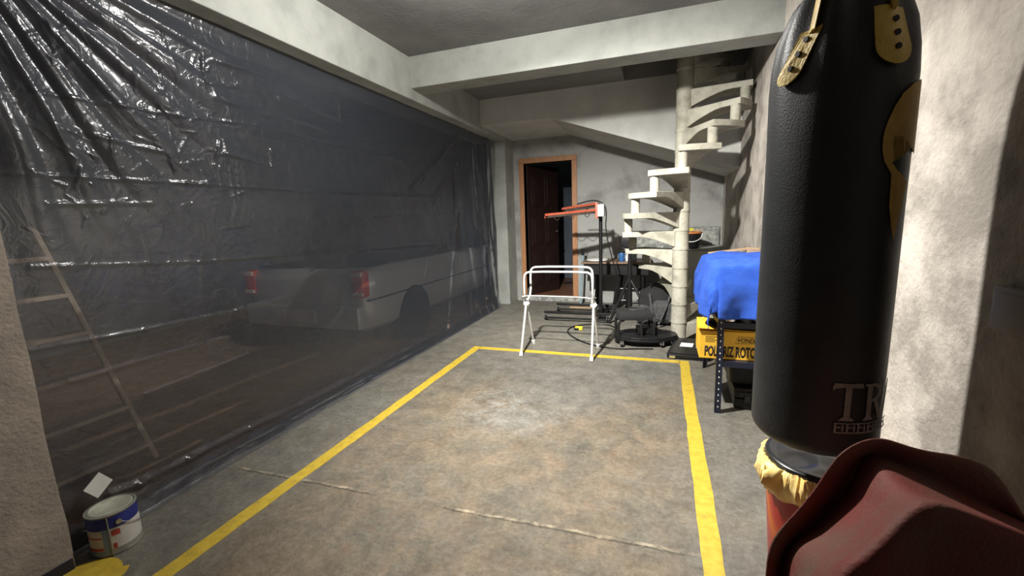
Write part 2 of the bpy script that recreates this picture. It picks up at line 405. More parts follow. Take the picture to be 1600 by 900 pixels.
# right wall with its end face towards the camera, slightly uneven plaster arris
bm = BM()
rows = []
for i in range(24):
    z = CEIL * i / 23
    c = .006 * noise.noise(Vector((3, z * 2.5, 0))) + .003 * noise.noise(Vector((9, z * 9, 0)))
    rows.append([Vector((XW, YB + .2, z)), Vector((XW, 4, z)), Vector((XW, 2.5, z)), Vector((XW + c * .5, 1.3, z)), Vector((XW, .22, z)), Vector((XW + .01, .20, z)), Vector((2.2, .20, z)), Vector((2.2, YB + .2, z))])
V = grid_surface(bm, rows)
for a, b in zip(V, V[1:]): bm.faces.new((a[-1], a[0], b[0], b[-1]))
bm.faces.new(V[0]); bm.faces.new(V[-1][::-1])
struct('wall_right', bm, M['wallwarm'], smooth=True)
struct('wall_far_right', add_box(BM(), (2.2, -2.5, 0), (2.3, 7.9, CEIL)), M['wallwarm'])
struct('wall_front', add_box(BM(), (-6.2, -2.6, 0), (2.2, -2.5, CEIL)), M['pillar'])
struct('wall_left', add_box(BM(), (-6.3, -2.5, 0), (-6.2, 7.9, CEIL)), M['wall'])
# near left pillar
bm = BM()
rows = []
for i in range(30):
    z = CEIL * i / 29
    c = .007 * noise.noise(Vector((5, z * 3, 0))) + .004 * noise.noise(Vector((2, z * 12, 0)))
    rows.append([Vector((-2.165, -.6, z)), Vector((-2.163, .4, z)), Vector((-2.163, .83 + c, z)), Vector((-2.168, .843 + c, z)), Vector((-2.28, .846 + c, z)), Vector((-2.55, .846, z)), Vector((-2.55, -.6, z))])
V = grid_surface(bm, rows)
for a, b in zip(V, V[1:]): bm.faces.new((a[-1], a[0], b[0], b[-1]))
bm.faces.new(V[0]); bm.faces.new(V[-1][::-1])
struct('wall_near_pillar', bm, M['pillar'], smooth=True)
struct('trim_8', add_box(BM(), (-2.163, -.3, 0), (-2.155, .835, .045)), M['navy'])
# back wall around the door
DX0, DX1, DZ0, DZ1 = -2.00, -1.265, .055, 2.10
bm = BM()
add_box(bm, (-2.36, YB, 0), (DX0, YB + .16, CEIL)); add_box(bm, (DX1, YB, 0), (XW, YB + .16, CEIL))
add_box(bm, (DX0, YB, DZ1), (DX1, YB + .16, CEIL)); add_box(bm, (DX0, YB, 0), (DX1, YB + .16, DZ0))
struct('wall_back', bm, M['wall'])
struct('wall_back_left', add_box(BM(), (-6.2, 7.7, 0), (-2.45, 7.8, CEIL)), M['wall'])
struct('wall_column', add_box(BM(), (-2.45, 6.06, 0), (-2.165, 6.6, CEIL), .006), M['plaster'])
# rough plaster skirt under the door and along the wall foot
bm = BM(); random.seed(3)
rows = []
for i in range(60):
    x = -2.14 + i * (1.02 / 59); f = .012 + .022 * abs(noise.noise(Vector((x * 9, 0, 0)))); h = .05 + .012 * noise.noise(Vector((x * 14, 5, 0)))
    rows.append([Vector((x, YB + .01, h)), Vector((x, YB - f * .5, h)), Vector((x, YB - f, h * .6)), Vector((x, YB - f * 1.6, 0)), Vector((x, YB + .01, 0))])
grid_surface(bm, rows)
struct('trim_9', bm, M['rubble'], smooth=True)
# door: frame, leaf swung inwards, panels, handle
bm = BM()
fw = .075
add_box(bm, (DX0 - fw, YB - .022, DZ0), (DX0, YB + .14, DZ1), .006); add_box(bm, (DX1, YB - .022, DZ0), (DX1 + fw, YB + .14, DZ1), .006)
add_box(bm, (DX0 - fw, YB - .022, DZ1), (DX1 + fw, YB + .14, DZ1 + fw), .006)
d1 = struct('door_1', bm, M['framewood'])
ang = math.radians(62); hinge = Vector((DX0 + .005, YB + .14, 0)); du = Vector((math.cos(ang), math.sin(ang), 0)); dn = Vector((-du.y, du.x, 0))
def dpt(u, z, t): return hinge + du * u + dn * t + Vector((0, 0, z))
bm = BM(); LW = .72
add_prism(bm, [(0, DZ0 + .01), (LW, DZ0 + .01), (LW, DZ1 - .01), (0, DZ1 - .01)], dpt, 0, .035)
leaf = obj('door_leaf', bm, M['doorwood'], d1)
bm = BM()
for (u0, u1) in ((.08, .33), (.39, .64)):
    for (z0, z1) in ((.2, .75), (.86, 1.35), (1.46, 1.98)):
        arch = [(u0, z0), (u1, z0), (u1, z1 - .05), ((u0 + u1) / 2, z1), (u0, z1 - .05)]
        add_prism(bm, arch, dpt, -.012, 0)
        k = .045
        add_prism(bm, [(u0 + k, z0 + k), (u1 - k, z0 + k), (u1 - k, z1 - .05 - k * .6), ((u0 + u1) / 2, z1 - k), (u0 + k, z1 - .05 - k * .6)], dpt, -.024, -.012)
obj('door_panel', bm, M['doorwood'], d1, bevel=.004)
bm = BM(); add_lathe(bm, [(.0, -.05), (.022, -.045), (.026, -.03), (.015, -.015), (.02, 0)], dpt(.66, 1.05, 0), 16, Matrix((du, Vector((0, 0, 1)), -dn)).transposed() @ Matrix.Diagonal((1, 1, -1)))
hd = obj('door_handle', bm, M['chrome'], d1, smooth=True)
# room behind the door
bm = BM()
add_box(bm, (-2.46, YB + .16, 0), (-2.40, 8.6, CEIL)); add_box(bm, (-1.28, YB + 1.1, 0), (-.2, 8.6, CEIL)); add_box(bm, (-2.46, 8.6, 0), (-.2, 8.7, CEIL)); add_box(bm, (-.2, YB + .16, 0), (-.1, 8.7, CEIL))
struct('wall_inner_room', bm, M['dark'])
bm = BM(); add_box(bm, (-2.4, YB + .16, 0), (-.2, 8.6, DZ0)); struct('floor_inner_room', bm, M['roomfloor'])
# beams
bm = BM(); add_box(bm, (-2.62, -2.5, 2.39), (-2.165, 6.07, CEIL + .02), .008); struct('trim_1', bm, M['plaster'])
bm = BM(); add_box(bm, (-2.17, 3.61, 2.485), (XW + .01, 3.85, CEIL + .02), .006); struct('trim_2', bm, M['plaster'])
# the straight flight above: landing soffit and sloped soffit, closed front
YF = 5.2
bm = BM(); add_prism(bm, [(-2.2, 2.45), (-1.28, 2.45), (XW + .01, 1.735), (XW + .01, CEIL), (-2.2, CEIL)], lambda u, v, t: Vector((u, t, v)), YF, YB + .02)
struct('trim_3', bm, M['lightplaster'])
# low concrete ledge in the corner with crumbled plaster behind
bm = BM()
rows = []
for i in range(30):
    x = .02 + i * (.74 / 29); rows.append([])
    for (y, z) in ((5.72, 0), (5.72, .4), (5.70, .76), (5.70, .815), (5.74, .83), (6.0, .835), (6.35, .84), (6.44, .84)):
        rows[-1].append(Vector((x, y + .012 * noise.noise(Vector((x * 6, y * 5, z * 5))), z + (.008 * noise.noise(Vector((x * 9, y * 9, 1))) if z > .7 else 0))))
V = grid_surface(bm, rows); bm.faces.new(V[0][::-1]); bm.faces.new(V[-1])
struct('trim_4', bm, M['plaster'], smooth=True)
bm = BM(); rows = []
for i in range(44):
    x = -.45 + i * (1.2 / 43); r_ = []
    for j in range(16):
        t = j / 15; top = 1.10 + .06 * noise.noise(Vector((x * 4, 0, 3))) if x > .1 else .98 + .04 * noise.noise(Vector((x * 4, 0, 3)))
        z = .80 + (top - .80) * t
        d = .02 + .05 * (1 - t) + .03 * abs(noise.noise(Vector((x * 7, z * 9, 2)))) if j < 15 else -.01
        if i in (0, 43): d = -.01
        r_.append(Vector((x, YB - d, z)))
    rows.append(r_)
grid_surface(bm, rows)
struct('trim_5', bm, M['rubble'], smooth=True)
# yellow bay lines, a hand-painted wobbly edge, 1 mm of paint
def stripe(name, pts, wd):
    bm = BM(); n = 90; L_, R_ = [], []
    for i in range(n + 1):
        t = i / n; p = Vector(pts[0]).lerp(Vector(pts[1]), t); d = (Vector(pts[1]) - Vector(pts[0])).normalized(); q = Vector((-d.y, d.x))
        e1 = .006 * noise.noise(Vector((t * 30, pts[0][0], 1))); e2 = .006 * noise.noise(Vector((t * 34, pts[0][1], 7)))
        L_.append(p + q * (wd / 2 + e1)); R_.append(p - q * (wd / 2 + e2))
    for i in range(n):
        add_prism(bm, [L_[i], L_[i + 1], R_[i + 1], R_[i]], lambda u, v, t: Vector((u, v, t)), .0002, .0014)
    bmesh.ops.remove_doubles(bm, verts=bm.verts, dist=1e-5)
    return struct(name, bm, M['line'])
stripe('trim_6', ((-1.775, -.4), (-1.775, 3.93)), .078)
stripe('trim_7', ((-1.74, 3.892), (.17, 3.892)), .075)
stripe('trim_10', ((.205, -.4), (.205, 3.93)), .078)
bm = BM(); pts = []
for k in range(26):
    a = 2 * PI * k / 26; r = 1 + .12 * noise.noise(Vector((math.cos(a) * 2, math.sin(a) * 2, 0)))
    pts.append((-2.045 + .115 * r * math.cos(a), .82 + .10 * r * math.sin(a) + (.03 if math.cos(a) > .6 else 0)))
add_prism(bm, pts, lambda u, v, t: Vector((u, v, t)), .0002, .0016)
struct('trim_11', bm, M['line'])

# ================================================================== CEILING LAMP
t = thing('ceiling_lamp', 'round glowing white lamp mounted on the ceiling of the bay', 'lamp', (LAMP.x, LAMP.y, CEIL))
obj('lamp_housing', add_lathe(BM(), [(.11, 0), (.11, -.03), (.10, -.04), (.095, -.036), (.095, -.01), (0, -.01)], (LAMP.x, LAMP.y, CEIL), 40), M['whitepl'], t, smooth=True)
obj('diffuser', add_lathe(BM(), [(.0, -.02), (.094, -.02), (.094, -.036), (.08, -.046), (.0, -.052)], (LAMP.x, LAMP.y, CEIL), 40), M['bulb'], t, smooth=True)

# ================================================================== PLASTIC SHEET
creases = [  # (y, z) polylines on the sheet, height, width
    ([(.86, 1.53), (1.6, 1.535), (2.4, 1.53), (3.7, 1.55), (4.3, 1.55)], .010, .014),
    ([(.95, 1.18), (1.6, 1.13), (2.4, 1.11), (3.2, 1.08), (4.4, 1.04)], .009, .013),
    ([(.90, .86), (1.3, .84), (1.77, .83), (2.2, .84)], .010, .014),
    ([(1.25, .535), (1.66, .55), (1.8, .56)], .009, .013),
    ([(1.1, 1.85), (1.6, 1.865), (2.05, 1.90), (2.7, 1.88), (3.6, 1.86)], .008, .013),
    ([(1.04, 1.42), (1.42, 1.43)], .010, .016), ([(1.14, 1.72), (1.5, 1.68)], .010, .016), ([(1.0, .70), (1.7, .69)], .006, .02),
    ([(1.05, .15), (1.16, .13), (1.39, .125), (1.75, .12), (2.12, .10), (2.9, .09), (4.0, .08)], .024, .030),
    ([(1.77, 2.20), (1.76, 2.06)], .014, .014), ([(2.80, 2.20), (2.81, 2.04)], .014, .014), ([(1.80, 1.77), (1.76, 1.63)], .012, .014), ([(2.14, 1.77), (2.13, 1.66)], .012, .014),
    ([(3.93, .89), (3.86, .74)], .014, .014), ([(4.17, 2.35), (4.17, 2.13)], .010, .014), ([(1.82, 2.19), (2.19, 2.21)], .012, .02), ([(1.82, 1.71), (2.13, 1.67)], .010, .016),
    ([(1.76, 2.06), (1.95, 2.09)], .010, .016), ([(2.25, 2.1), (2.8, 2.05)], .009, .03), ([(1.8, 2.0), (2.7, 1.95)], .007, .03),
    ([(4.87, 2.15), (4.6, 1.2), (4.30, .12)], .026, .035), ([(4.45, 1.0), (4.40, .7)], .009, .013), ([(3.95, .5), (3.8, .1)], .014, .016),
    ([(5.35, 2.0), (5.5, 1.2), (5.45, .3)], .024, .035), ([(5.2, 2.2), (5.3, 1.4), (5.6, .5)], .022, .03), ([(5.75, 2.2), (5.72, 1.0), (5.8, .1)], .024, .035),
    ([(5.0, 1.6), (5.15, .2)], .020, .03), ([(4.7, .9), (4.75, .1)], .018, .03),
    ([(3.7, 1.6), (4.3, 1.95), (4.9, 2.36)], .020, .05), ([(4.1, 1.5), (4.9, 2.1)], .016, .05),
]
for (cy_, cz_, nn, sp_) in ((1.17, 1.62, 12, .12), (1.62, 1.66, 14, .16), (1.16, 2.02, 9, .09), (1.55, 1.84, 10, .13), (1.2, 1.40, 8, .14), (1.68, 1.45, 10, .16), (1.75, 2.1, 6, .1)):
    for q in range(nn):       # clusters of short pinch marks where the film was crumpled
        y = cy_ + random.gauss(0, sp_ * .5); z = cz_ + random.gauss(0, sp_ * .5); a = random.uniform(0, PI); l = random.uniform(.03, .11)
        creases.append(([(y, z), (y + l * math.cos(a), z + l * math.sin(a))], random.uniform(.004, .008), .010))
for q in range(46):
    y = random.uniform(1.2, 4.6); z = random.uniform(.4, 2.2); a = random.choice((1.45, 1.6, .1, -.1)) + random.uniform(-.25, .25); l = random.uniform(.05, .3)
    creases.append(([(y, z), (y + l * math.cos(a), z + l * math.sin(a))], random.uniform(.002, .005), .012))
segs = []
for pl, h, wd in creases:
    for a, b in zip(pl, pl[1:]): segs.append((a, b, h, wd))
BINS = {}
for sg in segs:
    (ay_, az_), (by_, bz_), h_, w_ = sg
    for k in range(int((min(ay_, by_) - w_) / .1) - 1, int((max(ay_, by_) + w_) / .1) + 2): BINS.setdefault(k, []).append(sg)
def tarp_disp(y, z):
    d = .02 * noise.noise(Vector((y * .9, z * .9, 0))) + .008 * noise.noise(Vector((y * 2.6, z * 2.6, 4)))
    # gathers fanning out of the near top corner
    cy, cz = .83, 2.47
    dy, dz = y - cy, cz - z; rr = math.hypot(dy, dz); th = math.atan2(dz, dy)
    fall = math.exp(-(max(rr - .35, 0) / .75) ** 2)
    f = th + .05 * noise.noise(Vector((rr * 1.8, th * 2, 3)))
    g = math.sin(f * 16.4 + .5) ** 2 + .22 * abs(math.sin(f * 39 + 1.1 + .8 * noise.noise(Vector((rr, th * 3, 8)))))
    d += .040 * fall * (g - .6) * min(rr, 1)
    d += .007 * fall * noise.noise(Vector((y * 7, z * 7, 5))) + .003 * fall * noise.noise(Vector((y * 16, z * 16, 6)))
    # vertical folds at the far end
    fe = min(max((y - 4.5) / .9, 0), 1)
    d += .028 * fe * math.sin(y * 26 + z * 1.3 + noise.noise(Vector((y * 2, z, 0))) * 2)
    for (a, b, h, wd) in BINS.get(int(y / .1), ()):
        ax, az = a; bx, bz = b; vx, vz = bx - ax, bz - az; L2 = vx * vx + vz * vz
        tt = ((y - ax) * vx + (z - az) * vz) / L2
        if -.3 < tt < 1.3:
            tt = min(max(tt, 0), 1); px, pz = ax + vx * tt, az + vz * tt; q = math.hypot(y - px, z - pz)
            if q < wd: d += h * (.5 + .5 * math.cos(PI * q / wd)) * (.45 + 1.1 * abs(noise.noise(Vector((y * 4, z * 4, 9)))))
    return d
bm = BM(); rows = []
ny, nz = 700, 400
for i in range(nz + 1):
    z = 2.40 * (1 - i / nz); row = []
    for j in range(ny + 1):
        t_ = j / ny; y = .856 + (5.97 - .856) * (t_ ** 1.2)
        edge = min(1, z / .25) * .8 + .2; top = min(1, (2.42 - z) / .12 + .15)
        x = XT + tarp_disp(y, z) * edge * top
        if z < .16: x += .035 * (1 - z / .16) ** 2 + .006 * noise.noise(Vector((y * 7, z * 20, 1)))
        row.append(Vector((x, y + .0, max(z, .002))))
    rows.append(row)
# loose hem lying on the floor
for k in range(1, 6):
    row = []
    for j in range(ny + 1):
        t_ = j / ny; y = .856 + (5.97 - .856) * (t_ ** 1.2)
        row.append(Vector((XT + .035 + k * .006, y, .003 + .004 * abs(noise.noise(Vector((y * 9, k, 0)))))))
    rows.append(row)
grid_surface(bm, rows)
tarp = obj('plastic_sheet', bm, M['tarp'], smooth=True, angle=180)
if sum(p.normal.x * p.area for p in tarp.data.polygons) < 0: tarp.data.flip_normals()
tag(tarp, 'large dark grey translucent plastic sheet hanging creased from the beam to the floor', 'plastic sheet')

# ================================================================== SPIRAL STAIR
SC = Vector((.178, 4.60)); RO = .565; RISE = .186; STEP = math.radians(27); SPAN = math.radians(36)
st = thing('spiral_staircase', 'pale precast concrete spiral staircase winding around a round column at the back', 'staircase', (SC.x, SC.y, 0))
bm = BM()
prof = [(.072, -.0)]
z = 0
while z < 4.0:
    prof += [(.078, z + .012), (.074, z + .03), (.073, z + RISE - .008), (.078, z + RISE - .002)]; z += RISE
prof = [(r, max(zz, 0)) for r, zz in prof]
obj('column', add_lathe(bm, prof, (SC.x, SC.y, 0), 32), M['stair'], st, smooth=True)
def tread(k):
    a0 = math.radians(237) + (k - 9) * STEP - .0; a1 = a0 + SPAN; am = (a0 + a1) / 2
    top = RISE * k; bm = BM(); rows_t, rows_b = [], []
    nr = 9; na = 8
    def depth(f): return .052 + .105 * (max(0, (.62 - f)) / .62) ** 1.3
    T, B = [], []
    for i in range(nr + 1):
        f = i / nr; rt, rb = [], []
        for j in range(na + 1):
            g = j / na; a = a0 + (a1 - a0) * g
            outer = Vector((math.cos(a), math.sin(a))) * RO
            inner = Vector((math.cos(am), math.sin(am))) * .05 + Vector((-math.sin(am), math.cos(am))) * (g - .5) * .125
            p = inner.lerp(outer, f) + SC
            rt.append(bm.verts.new((p.x, p.y, top))); rb.append(bm.verts.new((p.x, p.y, top - depth(f))))
        T.append(rt); B.append(rb)
    for i in range(nr):
        for j in range(na):
            bm.faces.new((T[i][j], T[i + 1][j], T[i + 1][j + 1], T[i][j + 1])); bm.faces.new((B[i][j], B[i][j + 1], B[i + 1][j + 1], B[i + 1][j]))
        bm.faces.new((T[i][0], B[i][0], B[i + 1][0], T[i + 1][0])); bm.faces.new((T[i][na], T[i + 1][na], B[i + 1][na], B[i][na]))
    for j in range(na):
        bm.faces.new((T[0][j], T[0][j + 1], B[0][j + 1], B[0][j])); bm.faces.new((T[nr][j], B[nr][j], B[nr][j + 1], T[nr][j + 1]))
    obj('tread', bm, M['stair'], st, smooth=True, bevel=.004, angle=35)
    # spacer post carrying the next tread, near this tread's far end
    ap = a1 - math.radians(5.5); c = SC + Vector((math.cos(ap), math.sin(ap))) * (RO - .06)
    obj('spacer_post', add_lathe(BM(), [(.041, 0), (.041, RISE - .05)], (c.x, c.y, top - .001), 20), M['stair'], st, smooth=True)
for k in range(1, 16): tread(k)

# ================================================================== SILVER PICKUP BEHIND THE SHEET
car = thing('pickup_truck', 'silver pickup parked behind the plastic sheet, its rear corner towards the camera', 'car', (-3.37, 4.9, 0))
CX = -3.37; HW = .74; Y0 = 3.30
def carsec(y, hw, zb, zt, shoulder):
    pts = [(-hw * .86, zb), (-hw * .97, zb + .06), (-hw, zb + .22), (-hw, zt - .12), (-hw + shoulder * .3, zt - .04), (-hw + shoulder, zt)]
    full = pts + [(-a, b) for a, b in reversed(pts)]
    return [Vector((CX + a, y, b)) for a, b in full]
bm = BM()
secs = [(Y0 - .0, .66, .34, .78, .05), (Y0 + .03, .71, .28, .84, .05), (Y0 + .12, .74, .25, .87, .04), (Y0 + .45, .75, .24, .88, .04), (Y0 + 1.6, .755, .24, .88, .04), (5.3, .755, .24, .88, .04), (6.6, .755, .24, .88, .05), (7.3, .74, .24, .82, .1), (7.55, .66, .3, .70, .1)]
V = [[bm.verts.new(p) for p in carsec(*s)] for s in secs]
for a, b in zip(V, V[1:]):
    for j in range(len(a) - 1): bm.faces.new((a[j], a[j + 1], b[j + 1], b[j]))
    bm.faces.new((a[-1], a[0], b[0], b[-1]))
bm.faces.new(V[0][::-1]); bm.faces.new(V[-1])
obj('car_body', bm, M['silver'], car, smooth=True, angle=50)
bm = BM(); add_box(bm, (CX - .66, Y0 + .12, .875), (CX + .66, 5.1, .892)); obj('bed_cover', bm, M['black'], car)
bm = BM(); A = [(-.64, .88), (.64, .88), (.52, 1.40), (-.52, 1.40)]
v0 = [bm.verts.new((CX + a, 5.2, b)) for a, b in A]; v1 = [bm.verts.new((CX + a, 6.7 if b < 1 else 6.1, b)) for a, b in A]
bm.faces.new(v0); bm.faces.new(v1[::-1])
for i in range(4): bm.faces.new((v0[i], v0[(i + 1) % 4], v1[(i + 1) % 4], v1[i]))
obj('cab', bm, M['carglass'], car, bevel=.03)
for sx in (1, -1):
    bm = BM(); add_box(bm, (CX + sx * .60, Y0 - .02, .595), (CX + sx * .745, Y0 + .10, .865), .048); tl = obj('tail_light', bm, M['taillamp'], car, smooth=True)
    bm = BM(); add_box(bm, (CX + sx * .615, Y0 - .03, .80), (CX + sx * .735, Y0 + .02, .85), .012); obj('clear_lens', bm, M['lampclear'], tl, smooth=True)
    bm = BM(); add_box(bm, (CX + sx * .615, Y0 - .03, .62), (CX + sx * .735, Y0 + .02, .66), .012); obj('clear_lens', bm, M['lampclear'], tl, smooth=True)
bm = BM(); add_box(bm, (CX - .70, Y0 - .07, .30), (CX + .70, Y0 + .03, .52), .03); bmp = obj('bumper', bm, M['silver'], car, smooth=True)
bm = BM(); add_box(bm, (CX - .2, Y0 - .078, .36), (CX + .2, Y0 - .068, .48), .003); obj('licence_plate', bm, M['plate'], car)
bm = BM(); add_box(bm, (CX - .73, Y0 + .05, .56), (CX + .757, Y0 + 3.2, .575), .004); obj('side_moulding', bm, M['black'], car)
for sx in (1, -1):
    for y in (4.15, 6.65):
        bm = BM(); rt = Matrix.Rotation(PI / 2, 3, 'Y')
        add_lathe(bm, [(.0, -.09), (.17, -.09), (.2, -.085), (.28, -.09), (.30, -.07), (.30, .07), (.28, .09), (.2, .085), (.17, .08), (0, .08)], (CX + sx * .68, y, .302), 32, rt)
        obj('wheel', bm, M['rubber'], car, smooth=True)

# ================================================================== STEP LADDER BEHIND THE SHEET
lad = thing('step_ladder', 'pale stepladder standing open behind the plastic sheet, blurred by it', 'ladder', (-2.9, 1.2, 0))
def lp(t): return Vector((-2.747 + (-3.50 + 2.747) * t, 0, 1.36 * t))
for y in (1.49, .98):
    bm = BM(); p0, p1 = lp(0), lp(.97); p0.y = y; p1.y = y + (.0 if y > 1.2 else .08)
    add_tube(bm, [p0, p0.lerp(p1, .5), p1, p1 + Vector((-.09, -.0, .03))], .017, 8)
    obj('side_rail', bm, M['alu'], lad, smooth=True)
for i in range(6):
    t_ = .065 + i * .158; c = lp(t_)
    bm = BM(); add_box(bm, (c.x - .05, 1.0 + .02 * i, c.z - .012), (c.x + .03, 1.48, c.z + .012), .004); obj('step', bm, M['alu'], lad)
for y in (1.35, 1.02):
    bm = BM(); add_tube(bm, [(-3.95, y, .015), (-3.50, y, 1.33)], .013, 8); obj('rear_leg', bm, M['alu'], lad, smooth=True)
bm = BM(); add_tube(bm, [(-3.86, 1.35, .28), (-3.86, 1.02, .28)], .012, 8); obj('rear_brace', bm, M['alu'], lad)

# ================================================================== WHITE FOLDING WORK STAND
ws = thing('folding_work_stand', 'white tubular folding panel stand with crossed legs at the back of the bay', 'work stand', (-.9, 3.93, 0))
XL, XR = -1.235, -.585
def uframe(yt, yb, zt, name, inset):
    # U shaped tube: up one side, across the top, down the other
    xl, xr = XL + inset, XR - inset
    bm = BM(); yh = 3.93
    pts = [(xl - .01, yh + (yb - yh) * .05, .50), (xl, yt, .56), (xl, yt, zt - .07), (xl + .012, yt, zt - .02), (xl + .06, yt, zt), (xr - .06, yt, zt), (xr - .012, yt, zt - .02), (xr, yt, zt - .07), (xr, yt, .56), (xr + .01, yh + (yb - yh) * .05, .50)]
    add_tube(bm, pts, .0108, 10, smooth_pts=1); return obj(name, bm, M['whitepaint'], ws, smooth=True)
uframe(3.87, 4.16, .792, 'top_frame', .0); uframe(4.02, 3.72, .822, 'top_frame', .02 - .02 * 0)
for x, sx in ((XL, -1), (XR, 1)):
    for yb in (3.725, 4.16):
        bm = BM(); y1 = 3.93 + (3.93 - yb) * .0
        add_tube(bm, [(x, 3.93 + (yb - 3.93) * -.03, .52), (x + .003 * sx, 3.93 + (yb - 3.93) * .25, .37), (x + .008 * sx, yb, .008)], .0118, 10)
        lg = obj('leg', bm, M['whitepaint'], ws, smooth=True)
        bm = BM(); add_tube(bm, [(x + .008 * sx, yb - (yb - 3.93) * .08, .04), (x + .008 * sx, yb, .003)], .017, 10); obj('foot_cap', bm, M['whitepl'], lg, smooth=True)
    bm = BM(); add_tube(bm, [(x - .022, 3.93, .475), (x + .022, 3.93, .475)], .028, 14); add_tube(bm, [(x - .03, 3.93, .475), (x + .03, 3.93, .475)], .010, 8)
    obj('hinge', bm, M['whitepl'], ws, smooth=True)
    bm = BM(); add_tube(bm, [(x, 3.87, .60), (x, 3.95, .52), (x, 4.02, .62)], .006, 6); obj('locking_link', bm, M['blackmetal'], ws, smooth=True)
bm = BM(); add_tube(bm, [(XL - .02, 3.86, .552), (XL + .05, 3.87, .562), (XR - .06, 3.87, .558), (XR - .01, 3.86, .545), (XR + .02, 3.93, .545)], .006, 8, smooth_pts=1); obj('cross_rod', bm, M['whitepaint'], ws, smooth=True)

# ================================================================== INFRARED PAINT LAMP
ir = thing('infrared_curing_lamp', 'black wheeled stand carrying two long orange-red heater lamps before the door', 'heater lamp', (-.70, 5.3, 0))
px_, py_ = -.70, 5.30
obj('pole', add_tube(BM(), [(px_, py_, .06), (px_, py_, 1.30)], .022, 12), M['blackmetal'], ir, smooth=True)
for (y, x0, x1) in ((5.20, -1.40, -.58), (5.72, -1.36, -.56)):
    rl = obj('base_bar', add_box(BM(), (x0, y - .018, .085), (x1, y + .018, .115), .004), M['blackmetal'], ir)
    obj('base_bar', add_box(BM(), (x0 + .03, y - .06, .030), (x1 + .02, y - .03, .052), .004), M['blackmetal'], ir)
    for x in (x0 + .02, x1 - .02):
        bm = BM(); add_tube(bm, [(x - .014, y, .032), (x + .014, y, .032)], .031, 16)
        cs = obj('caster', bm, M['black'], ir, smooth=True)
        bm = BM(); add_box(bm, (x - .02, y - .012, .03), (x - .015, y + .012, .088)); add_box(bm, (x + .015, y - .012, .03), (x + .02, y + .012, .088)); add_box(bm, (x - .02, y - .014, .082), (x + .02, y + .014, .088)); obj('caster_fork', bm, M['chrome'], cs)
bm = BM(); add_box(bm, (-.76, 5.18, .065), (-.70, 5.72, .09)); add_box(bm, (-.68, 5.18, .065), (-.64, 5.72, .09)); obj('base_spine', bm, M['blackmetal'], ir)
def irhead(name, a, b, tilt):
    a, b = Vector(a), Vector(b); d = (b - a).normalized(); l = (b - a).length
    side = d.cross(Vector((0, 0, 1))).normalized(); up = side.cross(d)
    ct, s_ = math.cos(tilt), math.sin(tilt); s2 = side * ct + up * s_; u2 = up * ct - side * s_
    pr = [(-.065, -.014), (-.075, -.006), (-.05, .020), (.05, .020), (.075, -.006), (.065, -.014), (.045, .010), (-.045, .010)]
    bm = BM(); add_prism(bm, pr, lambda u, v, t: a + d * t + s2 * u + u2 * v, 0, l); h = obj(name, bm, M['orange'], ir, bevel=.004)
    bm = BM()
    for k in (-1, 1):
        q = s2 * .03 * k - u2 * .008; add_tube(bm, [a + d * .04 + q, b - d * .04 + q], .006, 8)
    obj('heating_tube', bm, M['whitepl'], h, smooth=True)
    bm = BM(); add_prism(bm, [(-.044, .009), (.044, .009), (.044, .004), (-.044, .004)], lambda u, v, t: a + d * t + s2 * u + u2 * v, .01, l - .01); obj('reflector', bm, M['glassy'], h)
    for k in range(3):
        bm = BM(); m0 = a + d * (l * (.22 + .28 * k)); add_tube(bm, [m0 + s2 * .065 - u2 * .012 - d * .05, m0 - u2 * .075, m0 - s2 * .065 - u2 * .012 + d * .05], .004, 6, smooth_pts=2)
        obj('wire_guard', bm, M['chrome'], h, smooth=True)
    return h
irhead('lamp_head', (-1.32, 5.02, 1.305), (-.72, 5.24, 1.345), .2); irhead('lamp_head', (-1.17, 5.42, 1.375), (-.72, 5.30, 1.42), .2)
bm = BM(); add_box(bm, (-.745, 5.16, 1.26), (-.715, 5.40, 1.44), .004); obj('bracket', bm, M['orange'], ir)
bm = BM(); add_box(bm, (-.712, 5.12, 1.28), (-.640, 5.26, 1.42), .008); obj('control_box', bm, M['whitepl'], ir)
bm = BM(); add_tube(bm, [(-1.0, 5.4, 1.44), (-.82, 5.3, 1.475), (-.7, 5.22, 1.46), (-.63, 5.2, 1.40), (-.62, 5.22, 1.3), (-.64, 5.26, 1.15), (-.60, 5.3, .9), (-.52, 5.36, .6), (-.47, 5.42, .3), (-.55, 5.5, .09), (-.68, 5.55, .09)], .007, 8, smooth_pts=2); obj('cable', bm, M['black'], ir, smooth=True)

